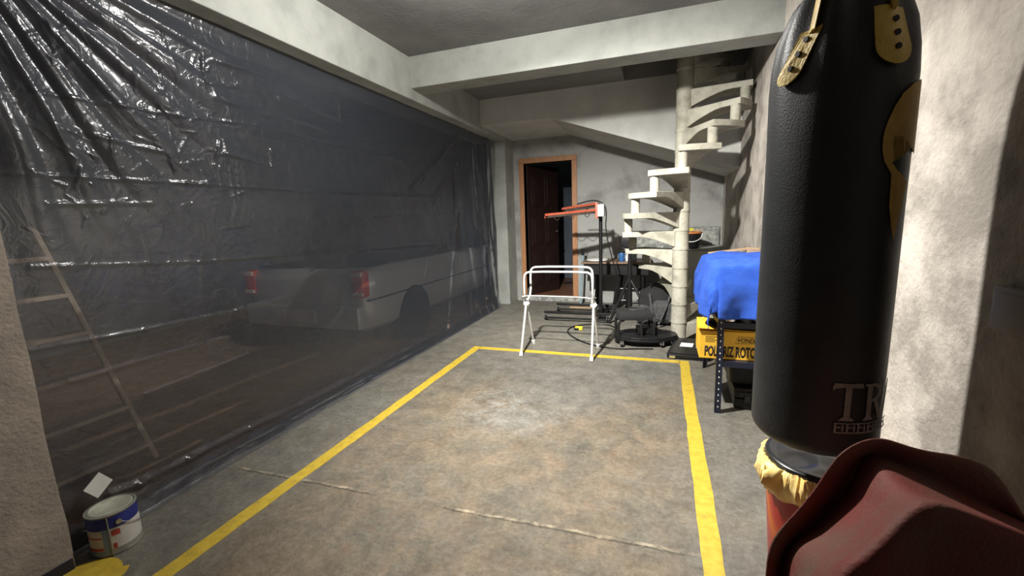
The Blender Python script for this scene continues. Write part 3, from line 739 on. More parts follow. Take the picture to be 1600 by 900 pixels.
# ================================================================== TABLE AT THE BACK WALL AND THINGS ON IT
tb = thing('work_table', 'brown topped table on black splayed legs against the back wall', 'table', (-.58, 6.05, 0))
obj('table_top', add_box(BM(), (-1.03, 5.80, .648), (-.13, 6.36, .672), .004), M['tabletop'], tb)
obj('apron', add_box(BM(), (-1.0, 5.84, .50), (-.16, 5.86, .648)), M['black'], tb)
for (x, dx) in ((-.86, -.02), (-.50, -.10), (-.24, .02)):
    for y, dy in ((5.9, 0), (6.28, 0)):
        bm = BM(); add_tube(bm, [(x, y, .648), (x + dx, y + dy, .004)], [.026, .034], 8); obj('leg', bm, M['blackmetal'], tb)
for z in (.14, .30):
    obj('stretcher', add_tube(BM(), [(-.53, 5.92, z), (-.235, 5.92, z)], .012, 8), M['blackmetal'], tb)
for i, (x, col, lab) in enumerate(((-.505, 'blue', 'small blue plastic pot standing on the table'), (-.35, 'bluemetal', 'small pale blue jar on the table beside the tripod pole'))):
    j = thing('paint_jar', lab, 'jar', (x, 5.95, .672))
    obj('jar_body', add_lathe(BM(), [(.036, 0), (.040, .02), (.043, .10), (.039, .115), (.036, .118)], (x, 5.95, .6725), 20), M[col], j, smooth=True)
    obj('lid', add_lathe(BM(), [(.046, 0), (.046, .016), (.03, .02)], (x, 5.95, .789), 20), M['black' if i == 0 else 'whitepl'], j, smooth=True)
j = thing('glass_bottle', 'short clear bottle between the two jars on the table', 'bottle', (-.43, 5.97, .672))
obj('bottle_body', add_lathe(BM(), [(.028, 0), (.030, .06), (.012, .09), (.012, .115)], (-.43, 5.97, .6725), 16), M['whitepl'], j, smooth=True)
obj('cap', add_lathe(BM(), [(.015, 0), (.015, .02)], (-.43, 5.97, .787), 12), M['black'], j)
tr = BM(); add_lathe(tr, [(.06, 0), (.12, .012), (.125, .028), (.118, .028), (.06, .010)], (-.83, 5.93, .673), 32)
for v in tr.verts: v.co.x = -.83 + (v.co.x + .83) * 1.2
tag(obj('paint_tray', tr, M['whitepl'], smooth=True), 'shallow white dish lying on the left end of the table', 'dish')
bl = thing('pipe_post', 'thin pale blue pipe standing upright at the left end of the table', 'pipe', (-1.075, 6.12, 0))
obj('pipe', add_tube(BM(), [(-1.10, 6.12, .03), (-1.06, 6.12, .80)], .016, 10), M['bluemetal'], bl, smooth=True)
obj('pipe_collar', add_tube(BM(), [(-1.062, 6.12, .74), (-1.058, 6.12, .83)], .021, 10), M['blackmetal'], bl, smooth=True)
obj('pipe_base', add_lathe(BM(), [(.05, 0), (.05, .01), (.02, .03)], (-1.10, 6.12, .001), 16), M['blackmetal'], bl, smooth=True)
tag(obj('wood_offcut', add_box(BM(), (-1.22, 5.93, .002), (-.86, 5.99, .022), .003), M['palewood']), 'short pale wooden strip lying on the floor in front of the table', 'wood')

# tripod with a round black head
tp = thing('tripod_stand', 'black tripod with a round black head in front of the table', 'tripod', (-.36, 5.35, 0))
obj('pole', add_tube(BM(), [(-.36, 5.35, .18), (-.36, 5.35, .92)], [.034, .022], 12), M['blackmetal'], tp, smooth=True)
for k in range(3):
    a = math.radians(90 + 120 * k + 12); f = Vector((-.36 + .30 * math.cos(a), 5.35 + .30 * math.sin(a), .008))
    lg = obj('leg', add_tube(BM(), [(-.36, 5.35, .53), f], .018, 8), M['blackmetal'], tp, smooth=True)
    m0 = Vector((-.36, 5.35, .53)).lerp(f, .55); obj('leg_strut', add_tube(BM(), [(-.36, 5.35, .22), m0], .007, 6), M['blackmetal'], lg)
    obj('leg_joint', add_tube(BM(), [Vector((-.36, 5.35, .515)).lerp(f, .06) + Vector((-.012, 0, 0)), Vector((-.36, 5.35, .515)).lerp(f, .06) + Vector((.012, 0, 0))], .011, 8), M['chrome'], lg)
bm = BM(); add_lathe(bm, [(0, -.03), (.07, -.03), (.095, -.015), (.098, .02), (.085, .04), (0, .05)], (-.375, 5.33, .985), 28, Matrix.Rotation(PI / 2, 3, 'X')); obj('round_head', bm, M['black'], tp, smooth=True)
bm = BM(); add_box(bm, (-.385, 5.32, .88), (-.335, 5.38, .93), .006); obj('clamp', bm, M['blackmetal'], tp)

# ================================================================== BACKPACK
bk = thing('backpack', 'black and grey backpack slumped on the floor beside the stair column', 'backpack', (-.03, 5.30, 0))
def blob(bm, c, s, seed, amp=.12, n=3, flatz=True):
    r = bmesh.ops.create_icosphere(bm, subdivisions=4, radius=1)
    for v in r['verts']:
        p = v.co.copy(); q = Vector([math.copysign(abs(a) ** .72, a) for a in p])
        q *= 1 + amp * noise.noise(p * 1.7 + Vector((seed, 0, 0))) + amp * .4 * noise.noise(p * 5 + Vector((seed, 3, 0)))
        w_ = Vector((c[0] + q.x * s[0], c[1] + q.y * s[1], c[2] + q.z * s[2]))
        if flatz: w_.z = max(w_.z, .003)
        v.co = w_
    return bm
obj('bag_body', blob(BM(), (-.03, 5.32, .215), (.23, .17, .225), 1), M['blackfab'], bk, smooth=True, angle=180)
obj('front_pocket', blob(BM(), (.03, 5.15, .17), (.15, .07, .13), 4), M['greyfab'], bk, smooth=True, angle=180)
obj('side_pocket', blob(BM(), (-.18, 5.2, .13), (.10, .09, .11), 6), M['greyfab'], bk, smooth=True, angle=180)
for (a, b, c_) in (((-.12, 5.14, .38), (-.10, 5.08, .25), (-.06, 5.06, .06)), ((.10, 5.13, .36), (.05, 5.04, .22), (-.02, 5.02, .05)), ((.15, 5.15, .30), (.13, 5.05, .20), (.10, 5.03, .08))):
    obj('strap', add_tube(BM(), [a, b, c_], .014, 8, smooth_pts=2, flat=.35), M['greyfab'], bk, smooth=True)
obj('carry_handle', add_tube(BM(), [(-.10, 5.25, .42), (-.115, 5.22, .50), (.09, 5.2, .475), (.15, 5.22, .38)], .012, 8, smooth_pts=1), M['black'], bk, smooth=True)

# ================================================================== ROLLING WORK SEAT
sl = thing('rolling_work_seat', 'black low creeper seat with a padded top and tool tray on casters', 'seat', (-.17, 4.35, 0))
ang = math.radians(12); ca, sa = math.cos(ang), math.sin(ang); sc = Vector((-.17, 4.42, 0))
def sp(u, v, z): return Vector((sc.x + u * ca - v * sa, sc.y + u * sa + v * ca, z))
rot = Matrix.Rotation(ang, 3, 'Z')
bm = BM(); add_obox(bm, sp(-.08, .02, .295), (.34, .30, .075), rot, .028); obj('seat_pad', bm, M['blackfab'], sl, smooth=True)
bm = BM(); add_obox(bm, sp(-.05, .06, .3345), (.15, .03, .002), rot); add_obox(bm, sp(-.09, .03, .3345), (.05, .03, .002), rot); obj('seat_print', bm, M['greyfab'], sl)
for u in (-.24, -.02, .10):
    for v in ((-.10, .14) if u != -.02 else (-.12,)):
        bm = BM(); add_tube(bm, [sp(u + .05, v, .262), sp(u, v, .245), sp(u - .01, v, .19), sp(u, v, .075)], .014, 8, smooth_pts=2); obj('leg', bm, M['blackmetal'], sl, smooth=True)
bm = BM()
pr = []
for k in range(40):
    a = 2 * PI * k / 40; r = 1 + .06 * math.cos(4 * a); pr.append((.30 * r * math.copysign(abs(math.cos(a)) ** .7, math.cos(a)), .19 * r * math.copysign(abs(math.sin(a)) ** .7, math.sin(a))))
add_prism(bm, pr, lambda u, v, t: sp(u + .03, v, t), .055, .080)
add_prism(bm, [(u * .97, v * .97) for u, v in pr], lambda u, v, t: sp(u + .03, v, t), .080, .10)
obj('tool_tray', bm, M['black'], sl, bevel=.006)
bm = BM(); add_obox(bm, sp(.05, .02, .135), (.20, .16, .06), rot, .006); obj('drawer', bm, M['black'], sl)
for (u, v) in ((-.22, -.15), (.16, -.17), (-.22, .15), (.27, .10), (.28, -.10)):
    c = sp(u, v, .026); bm = BM(); add_tube(bm, [c + Vector((-.012, 0, 0)), c + Vector((.012, 0, 0))], .025, 16); cs = obj('caster', bm, M['black'], sl, smooth=True)
    bm = BM(); add_box(bm, c + Vector((-.018, -.014, .0)), c + Vector((-.013, .014, .034))); add_box(bm, c + Vector((.013, -.014, .0)), c + Vector((.018, .014, .034))); add_box(bm, c + Vector((-.018, -.016, .029)), c + Vector((.018, .016, .034))); obj('caster_fork', bm, M['chrome'], cs)

# ================================================================== BLACK FLAT CASE
fc = thing('flat_case', 'flat black plastic case with white labels lying on the floor by the rack', 'case', (.23, 4.15, 0))
ca0 = Vector((.055, 3.965, 0)); cu = Vector((.37, -.02, 0)); cv = Vector((.09, .50, 0))
def cp(u, v, z): return ca0 + cu * u + cv * v + Vector((0, 0, z))
def rr(u0, v0, u1, v1, r=.06, n=5):
    out = []
    for (cx, cy, a0) in ((u1 - r, v1 - r, 0), (u0 + r, v1 - r, PI / 2), (u0 + r, v0 + r, PI), (u1 - r, v0 + r, 1.5 * PI)):
        for k in range(n + 1): a = a0 + PI / 2 * k / n; out.append((cx + r * math.cos(a), cy + r * math.sin(a)))
    return out
obj('case_shell', add_prism(BM(), rr(0, 0, 1, 1, .09), lambda u, v, t: cp(u, v, t + .02 * v), .003, .042), M['black'], fc, bevel=.008)
bm = BM(); add_prism(bm, rr(.08, .06, .92, .94, .05), lambda u, v, t: cp(u, v, t + .02 * v), .042, .047); obj('lid_panel', bm, M['blackmetal'], fc)
for (u0, u1) in ((.22, .52), (.60, .92)):
    obj('label_sheet', add_prism(BM(), [(u0, .44), (u1, .44), (u1, .66), (u0, .66)], lambda u, v, t: cp(u, v, t + .02 * v), .0472, .0482), M['paper'], fc)
obj('latch', add_prism(BM(), rr(.08, -.03, .22, .01, .01), lambda u, v, t: cp(u, v, t), .012, .034), M['chrome'], fc)

# ================================================================== TAPE MEASURE AND CABLE ON THE FLOOR
tm = thing('tape_measure', 'small yellow and black tape measure lying on the floor behind the white stand', 'tape measure', (-.885, 4.80, 0))
obj('case_body', add_prism(BM(), rr(-.045, -.03, .045, .03, .02), lambda u, v, t: Vector((-.885 + u, 4.80 + v, t)), .002, .035), M['yellowpl'], tm, bevel=.004)
obj('rubber_grip', add_prism(BM(), rr(-.05, -.036, .005, .006, .012), lambda u, v, t: Vector((-.885 + u, 4.79 + v, t)), .003, .026), M['black'], tm, bevel=.003)
bm = BM(); add_tube(bm, [(-.30, 4.62, .012), (-.42, 4.72, .008), (-.50, 4.98, .008), (-.62, 5.08, .008), (-.95, 4.98, .008), (-1.02, 4.72, .008), (-.9, 4.45, .008), (-.66, 4.2, .008), (-.4, 4.12, .008), (-.18, 4.18, .008), (-.06, 4.2, .008)], .0075, 8, smooth_pts=3)
tag(obj('power_cable', bm, M['black'], smooth=True), 'black power cable looping over the floor from the rolling seat', 'cable')

# ================================================================== METAL RACK WITH TOWEL, CARTON AND BOXES
rk = thing('metal_rack', 'low dark navy slotted-angle rack standing along the right wall', 'rack', (.55, 3.35, 0))
RX0, RX1, RY0, RY1 = .345, .735, 2.905, 3.80
def angle_leg(x, y, sx, sy):
    bm = BM(); w_ = .036
    zs = [0]; 
    add_box(bm, (x, y, .002), (x + sx * w_, y + sy * .003, .93)); add_box(bm, (x, y, .002), (x + sx * .003, y + sy * w_, .93))
    lg = obj('leg', bm, M['navy'], rk)
    bm = BM()
    for k in range(22):
        z = .045 + k * .04
        add_box(bm, (x + sx * .015, y - sy * .0006, z - .005), (x + sx * .021, y + sy * .0, z + .005))
    obj('slot_bright_dot', bm, M['paper'], lg)['kind'] = 'stuff'  # white dots paint in the brightness seen through the slots
angle_leg(RX0, RY0, 1, 1); angle_leg(RX0, RY1, 1, -1); angle_leg(RX1, RY0, -1, 1); angle_leg(RX1, RY1, -1, -1)
for z in (.345, .60, .90):
    bm = BM(); add_box(bm, (RX0 + .004, RY0 + .004, z), (RX1 - .004, RY1 - .004, z + .006)); add_box(bm, (RX0 + .004, RY0 + .003, z - .03), (RX1 - .004, RY0 + .006, z + .006)); add_box(bm, (RX0 + .004, RY1 - .006, z - .03), (RX1 - .004, RY1 - .003, z + .006)); add_box(bm, (RX0 + .003, RY0, z - .03), (RX0 + .006, RY1, z + .006))
    obj('shelf', bm, M['navy'], rk)
# yellow carton on the lower shelf, sticking out past the leg
cb = thing('yellow_carton', 'yellow polisher carton with black lettering on the rack shelf', 'box', (.5, 3.05, .352))
cx0, cx1, cy0, cy1, cz0, cz1 = .245, .715, 2.955, 3.25, .352, .535
obj('carton_body', add_box(BM(), (cx0, cy0, cz0), (cx1, cy1, cz1), .003), M['cardyellow'], cb)
bm = BM(); add_prism(bm, [(cx0 - .015, cy0 - .02), (cx1, cy0 - .01), (cx1, cy1), (cx0, cy1)], lambda u, v, t: Vector((u, v, t + (cx1 - u) * .04)), cz1 + .001, cz1 + .004); obj('carton_flap', bm, M['cardyellow'], cb)
def onface(bm, x, z, w_=None, y=None, xscale=1):
    a, b = flat_width(bm); s = (w_ / (b - a)) if w_ else 1
    for v in bm.verts: v.co = Vector((x + (v.co.x - a) * s * xscale, (y or cy0) - .0004 - v.co.z, z + v.co.y))
    return bm
def solid_text(txt, size, bold=.0, shear=0, t=.0008):
    bm = text_flat(txt, size, bold, shear); r = bmesh.ops.extrude_face_region(bm, geom=bm.faces[:])
    for v in [e for e in r['geom'] if isinstance(e, bmesh.types.BMVert)]: v.co.z += t
    return bm
tx = solid_text('POLITRIZ ROTO-O', .092, .0035)
a_, b_ = flat_width(tx)
for v in tx.verts: v.co.x = a_ + (v.co.x - a_) * .345 / (b_ - a_)
obj('carton_lettering', onface(tx, cx0 + .032, cz0 + .020), M['ink'], cb)
# slanted outlined maker's mark
bm = solid_text('VONDER', .036, .0008, .35); onface(bm, cx0 + .225, cz0 + .118, .125)
rr_ = [(cx0 + .21, cz0 + .108), (cx0 + .36, cz0 + .115), (cx0 + .375, cz0 + .152), (cx0 + .225, cz0 + .152)]
add_tube(bm, [Vector((a, cy0 - .0008, b)) for a, b in rr_], .0014, 6, closed=True)
obj('carton_logo', bm, M['ink'], cb)
bm = BM()
for k in range(4): add_box(bm, (cx0 + .035, cy0 - .0012, cz0 + .112 + k * .011), (cx0 + .09 + .012 * (k % 2), cy0 - .0002, cz0 + .115 + k * .011))
obj('carton_small_print', bm, M['ink'], cb)
# black polisher bag over the carton and things on the middle shelf
bm = blob(BM(), (.50, 3.06, .568), (.20, .10, .025), 11, flatz=False)
for v in bm.verts: v.co.z = min(v.co.z, .568)
tag(obj('black_pouch', bm, M['blackfab'], smooth=True, angle=180), 'flat black pouch lying on top of the yellow carton', 'pouch')
def machine(x, y, lab):
    m_ = thing('power_tool', lab, 'power tool', (x, y, .606))
    obj('tool_body', blob(BM(), (x, y, .655), (.075, .10, .048), x * 10, .08, flatz=False), M['black'], m_, smooth=True, angle=180)
    obj('tool_handle', add_tube(BM(), [(x - .05, y + .02, .69), (x - .02, y, .725), (x + .05, y, .70)], .014, 8, smooth_pts=2), M['blackmetal'], m_, smooth=True)
    obj('tool_pad', add_lathe(BM(), [(.03, 0), (.045, .006), (.045, .018), (.03, .02)], (x - .04, y - .08, .6075), 20), M['chrome'], m_, smooth=True)
machine(.45, 3.03, 'black power tool on the middle shelf nearest the front leg'); machine(.62, 3.05, 'black power tool on the middle shelf under the towel edge')
bm = blob(BM(), (.385, 3.45, .70), (.045, .07, .09), 21, flatz=False); tag(obj('white_rag', bm, M['paper'], smooth=True, angle=180), 'crumpled white rag on the middle shelf by the rear leg', 'rag')
# boxes under the rack
bx = thing('tool_case', 'dark grey plastic tool case with ribbed lid on the floor under the rack', 'case', (.62, 3.15, 0))
obj('case_body', add_box(BM(), (.47, 3.0, .002), (.735, 3.35, .075), .014), M['black'], bx, smooth=True)
obj('case_lid', add_box(BM(), (.465, 2.995, .08), (.735, 3.355, .15), .014), M['black'], bx, smooth=True)
obj('lid_ridge', add_box(BM(), (.49, 2.985, .098), (.735, 2.997, .125), .005), M['blackmetal'], bx)
for x in (.53, .68): obj('latch', add_box(BM(), (x, 2.982, .055), (x + .035, 2.998, .10), .003), M['blackmetal'], bx)
cr = thing('black_crate', 'black plastic crate standing on the tool case under the rack', 'crate', (.6, 3.2, .151))
obj('crate_body', add_prism(BM(), rr(.44, 3.06, .73, 3.42, .03), lambda u, v, t: Vector((.585 + (u - .585) * (.92 + (t - .151) * .5), v, t)), .152, .300), M['black'], cr, bevel=.005)
obj('crate_rim', add_box(BM(), (.43, 3.04, .290), (.735, 3.44, .306), .004), M['blackmetal'], cr)
# towel draped over the top
bm = BM(); rows = []
TZ = .935
def towel_pt(u, v):
    """u across (0 left flap end .. 1), v along (0 front flap end .. 1)"""
    sx, sv = u * 1.0, v * 1.38       # metres of cloth
    lf, ff = .30, .30               # flap lengths
    x0, y0 = .335, 2.885; r = .03
    z = TZ; x = x0 + max(sx - lf, 0); y = y0 + max(sv - ff, 0)
    dl = max(lf - sx, 0); df = max(ff - sv, 0)
    x = min(x, .752)
    if dl > 0 and df > 0:
        k = math.hypot(dl, df); z = TZ - k * .85; x -= .035 * dl / .2; y -= .035 * df / .2
        x = x0 - .05 * min(1, dl * 8); y = y0 - .03 * min(1, df * 8)
    elif dl > 0:
        z = TZ - dl; x = x0 - .022 - .05 * min(1, dl * 8) - .02 * math.sin(sv * 17) * min(1, dl * 5)
    elif df > 0:
        z = TZ - df * .98; y = y0 - .03 * min(1, df * 10) - .022 * math.sin(sx * 24 + df * 2) * min(1, df * 4)
    n_ = noise.noise(Vector((sx * 6, sv * 6, 2))); n2 = noise.noise(Vector((sx * 15, sv * 15, 5)))
    if dl == 0 and df == 0:
        z += .026 + .022 * n_ + .006 * n2 + .02 * math.exp(-((sx - .6) / .2) ** 2)
    else:
        x += (.012 * n_ + .004 * n2) * (1 if dl > 0 else 0); y += (-.012 * n_ + .004 * n2) * (1 if df > 0 else 0); z += .012 * n_
        x = min(x, .752)
        z += .026 * max(0, 1 - (dl + df) * 8)
    return Vector((x, y, z))
nu, nv = 70, 96
for i in range(nu + 1): rows.append([towel_pt(i / nu * .73, j / nv * .83) for j in range(nv + 1)])
grid_surface(bm, rows)
tag(obj('blue_towel', bm, M['towel'], smooth=True, solid=.006, angle=180), 'bright blue towel draped over the top of the navy rack', 'towel')
# wooden brush on the towel's far end
wb = thing('wooden_block_brush', 'brown wooden board and block lying behind the blue towel on the rack', 'wood', (.52, 3.72, .91))
obj('board', add_obox(BM(), Vector((.50, 3.74, .985)), (.30, .07, .014), Matrix.Rotation(-.12, 3, 'Y'), .003), M['palewood'], wb)
obj('block', add_obox(BM(), Vector((.66, 3.72, .985)), (.085, .06, .05), Matrix.Rotation(.1, 3, 'Y'), .006), M['palewood'], wb)
obj('board_support', add_box(BM(), (.50, 3.70, .907), (.70, 3.78, .962), .003), M['tabletop'], wb)

# ================================================================== BUCKET ON THE LEDGE
bu = thing('black_bucket', 'black bucket with an orange rim and white handle on the corner ledge', 'bucket', (.345, 5.93, .84))
bc = (.345, 5.93, .842)
obj('bucket_body', add_lathe(BM(), [(.0, 0), (.095, 0), (.10, .01), (.128, .19), (.122, .19), (.092, .015), (0, .012)], bc, 32), M['black'], bu, smooth=True)
obj('bucket_rim', add_lathe(BM(), [(.126, .182), (.136, .186), (.136, .20), (.122, .205), (.119, .195)], bc, 32), M['orangepl'], bu, smooth=True)
pts = [Vector((bc[0] + .134 * math.cos(a), bc[1] - .135 - .02 * math.sin(a), bc[2] + .185 - .10 * math.sin(a) * 1)) for a in [PI * k / 12 for k in range(13)]]
for i, p in enumerate(pts): p.y = bc[1] - math.sqrt(max(.0005, .137 ** 2 - (p.x - bc[0]) ** 2)) - .004
obj('bucket_handle', add_tube(BM(), pts, .005, 8), M['whitepl'], bu, smooth=True)
bm = blob(BM(), (.315, 5.92, 1.055), (.075, .06, .035), 31, .3, flatz=False); tag(obj('yellow_cloth', bm, M['yellowpl'], smooth=True, angle=180), 'crumpled yellow cloth heaped on top of the black bucket', 'cloth')
bm = BM(); add_tube(bm, [(.24, 5.86, 1.045), (.47, 5.80, 1.075)], .008, 8); tag(obj('wooden_stick', bm, M['palewood'], smooth=True), 'thin wooden stick lying across the rim of the black bucket', 'stick')

# ================================================================== PUNCHING BAG
BC = Vector((.418, 1.375)); BR = .152; BZ = .648
pb = thing('punching_bag', 'tall black heavy punching bag with yellow straps hanging at the right', 'punching bag', (BC.x, BC.y, BZ))
bm = BM(); prof = []
for k in range(9):
    a = PI / 2 * k / 8; prof.append((BR - .05 + .05 * math.sin(a) if k else .0, BZ + .045 - .045 * math.cos(a)))
prof[0] = (.0, BZ)
prof.insert(1, (BR - .06, BZ - .0))
prof += [(BR, BZ + z) for z in (.10, .2, .35, .5, .65, .8, .95)] + [(BR * .97, BZ + 1.01), (BR * .90, BZ + 1.07), (BR * .79, BZ + 1.12), (BR * .68, BZ + 1.155), (BR * .6, BZ + 1.17), (.02, BZ + 1.175)]
add_lathe(bm, prof, (BC.x, BC.y, 0), 96)
for v in bm.verts:
    if v.co.z > BZ + .02:
        a = math.atan2(v.co.y - BC.y, v.co.x - BC.x); t_ = max(0, (v.co.z - BZ - .90) / .2)
        s = 1 + .05 * t_ * math.sin(a * 9 + 1) + .012 * noise.noise(Vector((math.cos(a) * 1.5, math.sin(a) * 1.5, v.co.z * 2.5)))
        v.co.x = BC.x + (v.co.x - BC.x) * s; v.co.y = BC.y + (v.co.y - BC.y) * s
body = obj('bag_body', bm, M['vinyl'], pb, smooth=True, angle=70)
def bag_r(z):
    q = z - BZ
    return BR * (1 if q < .95 else 1 - .40 * min(1, (q - .95) / .22) ** 1.5)
def on_bag(a0, z0, lift=.004, lean=0):
    def fn(u, v, h):
        a = a0 + (u + lean * v) / BR; z = z0 + v; rr2 = bag_r(z) + lift + h + .003
        t_ = max(0, (z - BZ - .90) / .2); s = 1 + .05 * t_ * math.sin(a * 9 + 1)
        return Vector((BC.x + rr2 * s * math.cos(a), BC.y + rr2 * s * math.sin(a), z))
    return fn
def tab(a, ztop, zbot, wd=.065, lean=0):
    flat = BM(); n = 10; pts = [(-wd / 2, ztop - zbot), (-wd / 2, wd / 2)]
    pts = [(-wd / 2, ztop - zbot)] + [(wd / 2 * math.cos(t), wd / 2 + wd / 2 * math.sin(t)) for t in [PI + PI * k / n for k in range(n + 1)]] + [(wd / 2, ztop - zbot)]
    poly_flat(flat, pts)
    s = obj('hanging_strap', wrap(flat, on_bag(a, zbot, lean=lean), .008, .004), M['gold'], pb)
    for k in range(3):
        z = zbot + .036 + k * .030; f = on_bag(a + lean * (z - zbot) / BR, z)(0, 0, .004); d = Vector((math.cos(a), math.sin(a), 0))
        bm = BM(); add_tube(bm, [f - d * .002, f + d * .004], .0065, 12); obj('rivet', bm, M['blackmetal'], s, smooth=True)
    # stitched loop and ring above
    aa = a + lean * (ztop - zbot) / BR; f0 = on_bag(aa, ztop - .01)(0, 0, .003); f1 = Vector((BC.x + .055 * math.cos(aa), BC.y + .055 * math.sin(aa), ztop + .24))
    obj('strap_webbing', add_tube(BM(), [f0, f0.lerp(f1, .4) + Vector((0, 0, .02)), f1], .022, 8, flat=.2, smooth_pts=1), M['gold'], s, smooth=True)
tab(math.radians(210), 1.715, 1.598, .056, .38); tab(math.radians(291), 1.73, 1.602, .082); tab(math.radians(25), 1.72, 1.60, .07); tab(math.radians(115), 1.72, 1.60, .07)
# serif letters T R with the boxed line below
flat = BM()
T_ = [(0, .088), (.004, .098), (.058, .098), (.060, .088), (.056, .086), (.036, .088), (.036, .010), (.044, .004), (.044, 0), (.016, 0), (.016, .004), (.024, .010), (.024, .088), (.006, .084), (.002, .078)]
poly_flat(flat, T_)
poly_flat(flat, [(.064, 0), (.088, 0), (.088, .004), (.082, .010), (.082, .096), (.064, .096), (.064, .092), (.070, .088), (.070, .010), (.064, .004)])
bowl_o = [(.082 + .028 * math.cos(t) * 1.0, .072 + .024 * math.sin(t)) for t in [PI / 2 - PI * k / 10 for k in range(11)]]
bowl_i = [(.082 + .017 * math.cos(t), .072 + .017 * math.sin(t)) for t in [PI / 2 - PI * k / 10 for k in range(11)]]
for i in range(10): poly_flat(flat, [bowl_o[i], bowl_o[i + 1], bowl_i[i + 1], bowl_i[i]])
poly_flat(flat, [(.088, .050), (.098, .050), (.120, .004), (.120, 0), (.106, 0)])
poly_flat(flat, [(.118, .0), (.134, .098), (.140, .098), (.128, 0)])
poly_flat(flat, [(.008, -.006), (.150, -.006), (.150, -.009), (.008, -.009)]); poly_flat(flat, [(.008, -.030), (.150, -.030), (.150, -.034), (.008, -.034)])
for k in range(6):
    x = .008 + k * .023
    for q in ([(x, -.009), (x + .004, -.009), (x + .004, -.030), (x, -.030)], [(x + .004, -.016), (x + .012, -.016), (x + .012, -.020), (x + .004, -.020)], [(x + .014, -.012), (x + .018, -.012), (x + .018, -.028), (x + .014, -.028)]): poly_flat(flat, q)
for v in flat.verts: v.co.x *= 1.15
AT = math.radians(267)
obj('lettering', wrap(flat, on_bag(AT, .768, .0005), .008, .0006), M['print'], pb)
# ochre helmet emblem
flat = BM()
outer = [(.106, .362), (.072, .350), (.041, .328), (.022, .300), (.011, .273), (.004, .250), (.002, .232), (.003, .205), (.010, .180), (.024, .160), (.030, .152), (.031, .12), (.033, .08), (.044, .035), (.057, 0), (.062, .03), (.073, .067), (.080, .11), (.088, .130), (.070, .146), (.045, .160), (.028, .178), (.025, .232), (.038, .240), (.065, .228), (.095, .212), (.13, .20), (.17, .21), (.20, .25), (.195, .31), (.16, .35)]
poly_flat(flat, outer)
obj('helmet_emblem', wrap(flat, on_bag(math.radians(287), 1.216, .0005), .008, .0006), M['golddull'], pb)
for k in range(4):
    a = math.radians(45 + 90 * k); p = Vector((BC.x + .055 * math.cos(a), BC.y + .055 * math.sin(a), 1.96)); q = Vector((BC.x, BC.y, 2.28)); bm = BM(); n = 9
    for i in range(n):
        c = p.lerp(q, (i + .5) / n); d = (q - p).normalized(); s1 = frame(d)[i % 2] * .009; e = d * .024
        add_tube(bm, [c + e * .8 + s1 * .6, c + e * .2 + s1, c - e * .2 + s1, c - e * .8 + s1 * .6, c - e * .8 - s1 * .6, c - e * .2 - s1, c + e * .2 - s1, c + e * .8 - s1 * .6], .0025, 6, closed=True)
    obj('chain', bm, M['chrome'], pb, smooth=True)
obj('ceiling_hook', add_tube(BM(), [(BC.x, BC.y, 2.27), (BC.x + .02, BC.y, 2.31), (BC.x, BC.y, 2.35), (BC.x, BC.y, CEIL)], .007, 8, smooth_pts=1), M['chrome'], pb, smooth=True)

# ================================================================== RED BIN WITH YELLOW BAG
bn = thing('trash_bin', 'red round bin with black lid and yellow liner under the punching bag', 'bin', (.505, 1.565, 0))
NC = (.500, 1.548, -.012)
obj('bin_body', add_lathe(BM(), [(.0, .014), (.115, .014), (.118, .02), (.148, .42), (.150, .47), (.0, .47)], NC, 48), M['redbin'], bn, smooth=True)
bm = BM(); rows = []
n = 220
for i in range(n):
    a = 2 * PI * i / n; w1 = .014 * abs(noise.noise(Vector((math.cos(a) * 7, math.sin(a) * 7, 1)))) ; spike = .045 * math.exp(-((a - math.radians(212)) / .09) ** 2); row = []
    for j, (r, z) in enumerate(((.150, .492), (.156, .496), (.164, .485), (.170, .455), (.168, .425), (.160, .400), (.152, .392))):
        f = noise.noise(Vector((math.cos(a) * 22, math.sin(a) * 22, z * 30))) * 1.2
        rr3 = r + (.012 * f + w1 if 0 < j < 6 else 0) + (spike if j in (2, 3) else spike * .3 if j in (1, 4) else 0)
        row.append(Vector((NC[0] + rr3 * math.cos(a), NC[1] + rr3 * math.sin(a), NC[2] + z + .006 * noise.noise(Vector((a * 5, j, 0))) - .02 * (j > 3) * noise.noise(Vector((math.cos(a) * 3, math.sin(a) * 3, 7))))))
    rows.append(row)
rows.append([v.copy() for v in rows[0]])
grid_surface(bm, rows); bmesh.ops.remove_doubles(bm, verts=bm.verts, dist=1e-5)
obj('bin_liner', bm, M['binbag'], bn, smooth=True, solid=.0015, angle=60)
bm = BM(); n = 96; rad = [0, .02, .04, .055, .07, .085, .10, .115, .128, .138, .146, .152, .154]
V = []
for r in rad:
    row = []
    for i in range(n):
        a = 2 * PI * i / n; q = abs(math.cos(a * 2 + .5)); dip = 0
        if .03 < r < .134:
            # four rounded pockets
            aa = ((a + .25) % (PI / 2)) - PI / 4; dd = math.hypot((r - .085) / .048, aa * r / .042); dip = -.010 * (1 / (1 + math.exp((dd - 1) * 9)))
        z = NC[2] + .506 + .006 * (1 - (r / .154) ** 2) + dip - (.010 if r > .153 else 0) + (.004 if .136 < r < .150 else 0)
        row.append(bm.verts.new((NC[0] + max(r, .0005) * math.cos(a), NC[1] + max(r, .0005) * math.sin(a), z)))
    V.append(row)
low = [bm.verts.new((NC[0] + .154 * math.cos(2 * PI * i / n), NC[1] + .154 * math.sin(2 * PI * i / n), NC[2] + .484)) for i in range(n)]; V.append(low)
for A_, B_ in zip(V, V[1:]):
    for j in range(n): bm.faces.new((A_[j], A_[(j + 1) % n], B_[(j + 1) % n], B_[j]))
bm.faces.new(V[0][::-1]); bm.faces.new(V[-1])
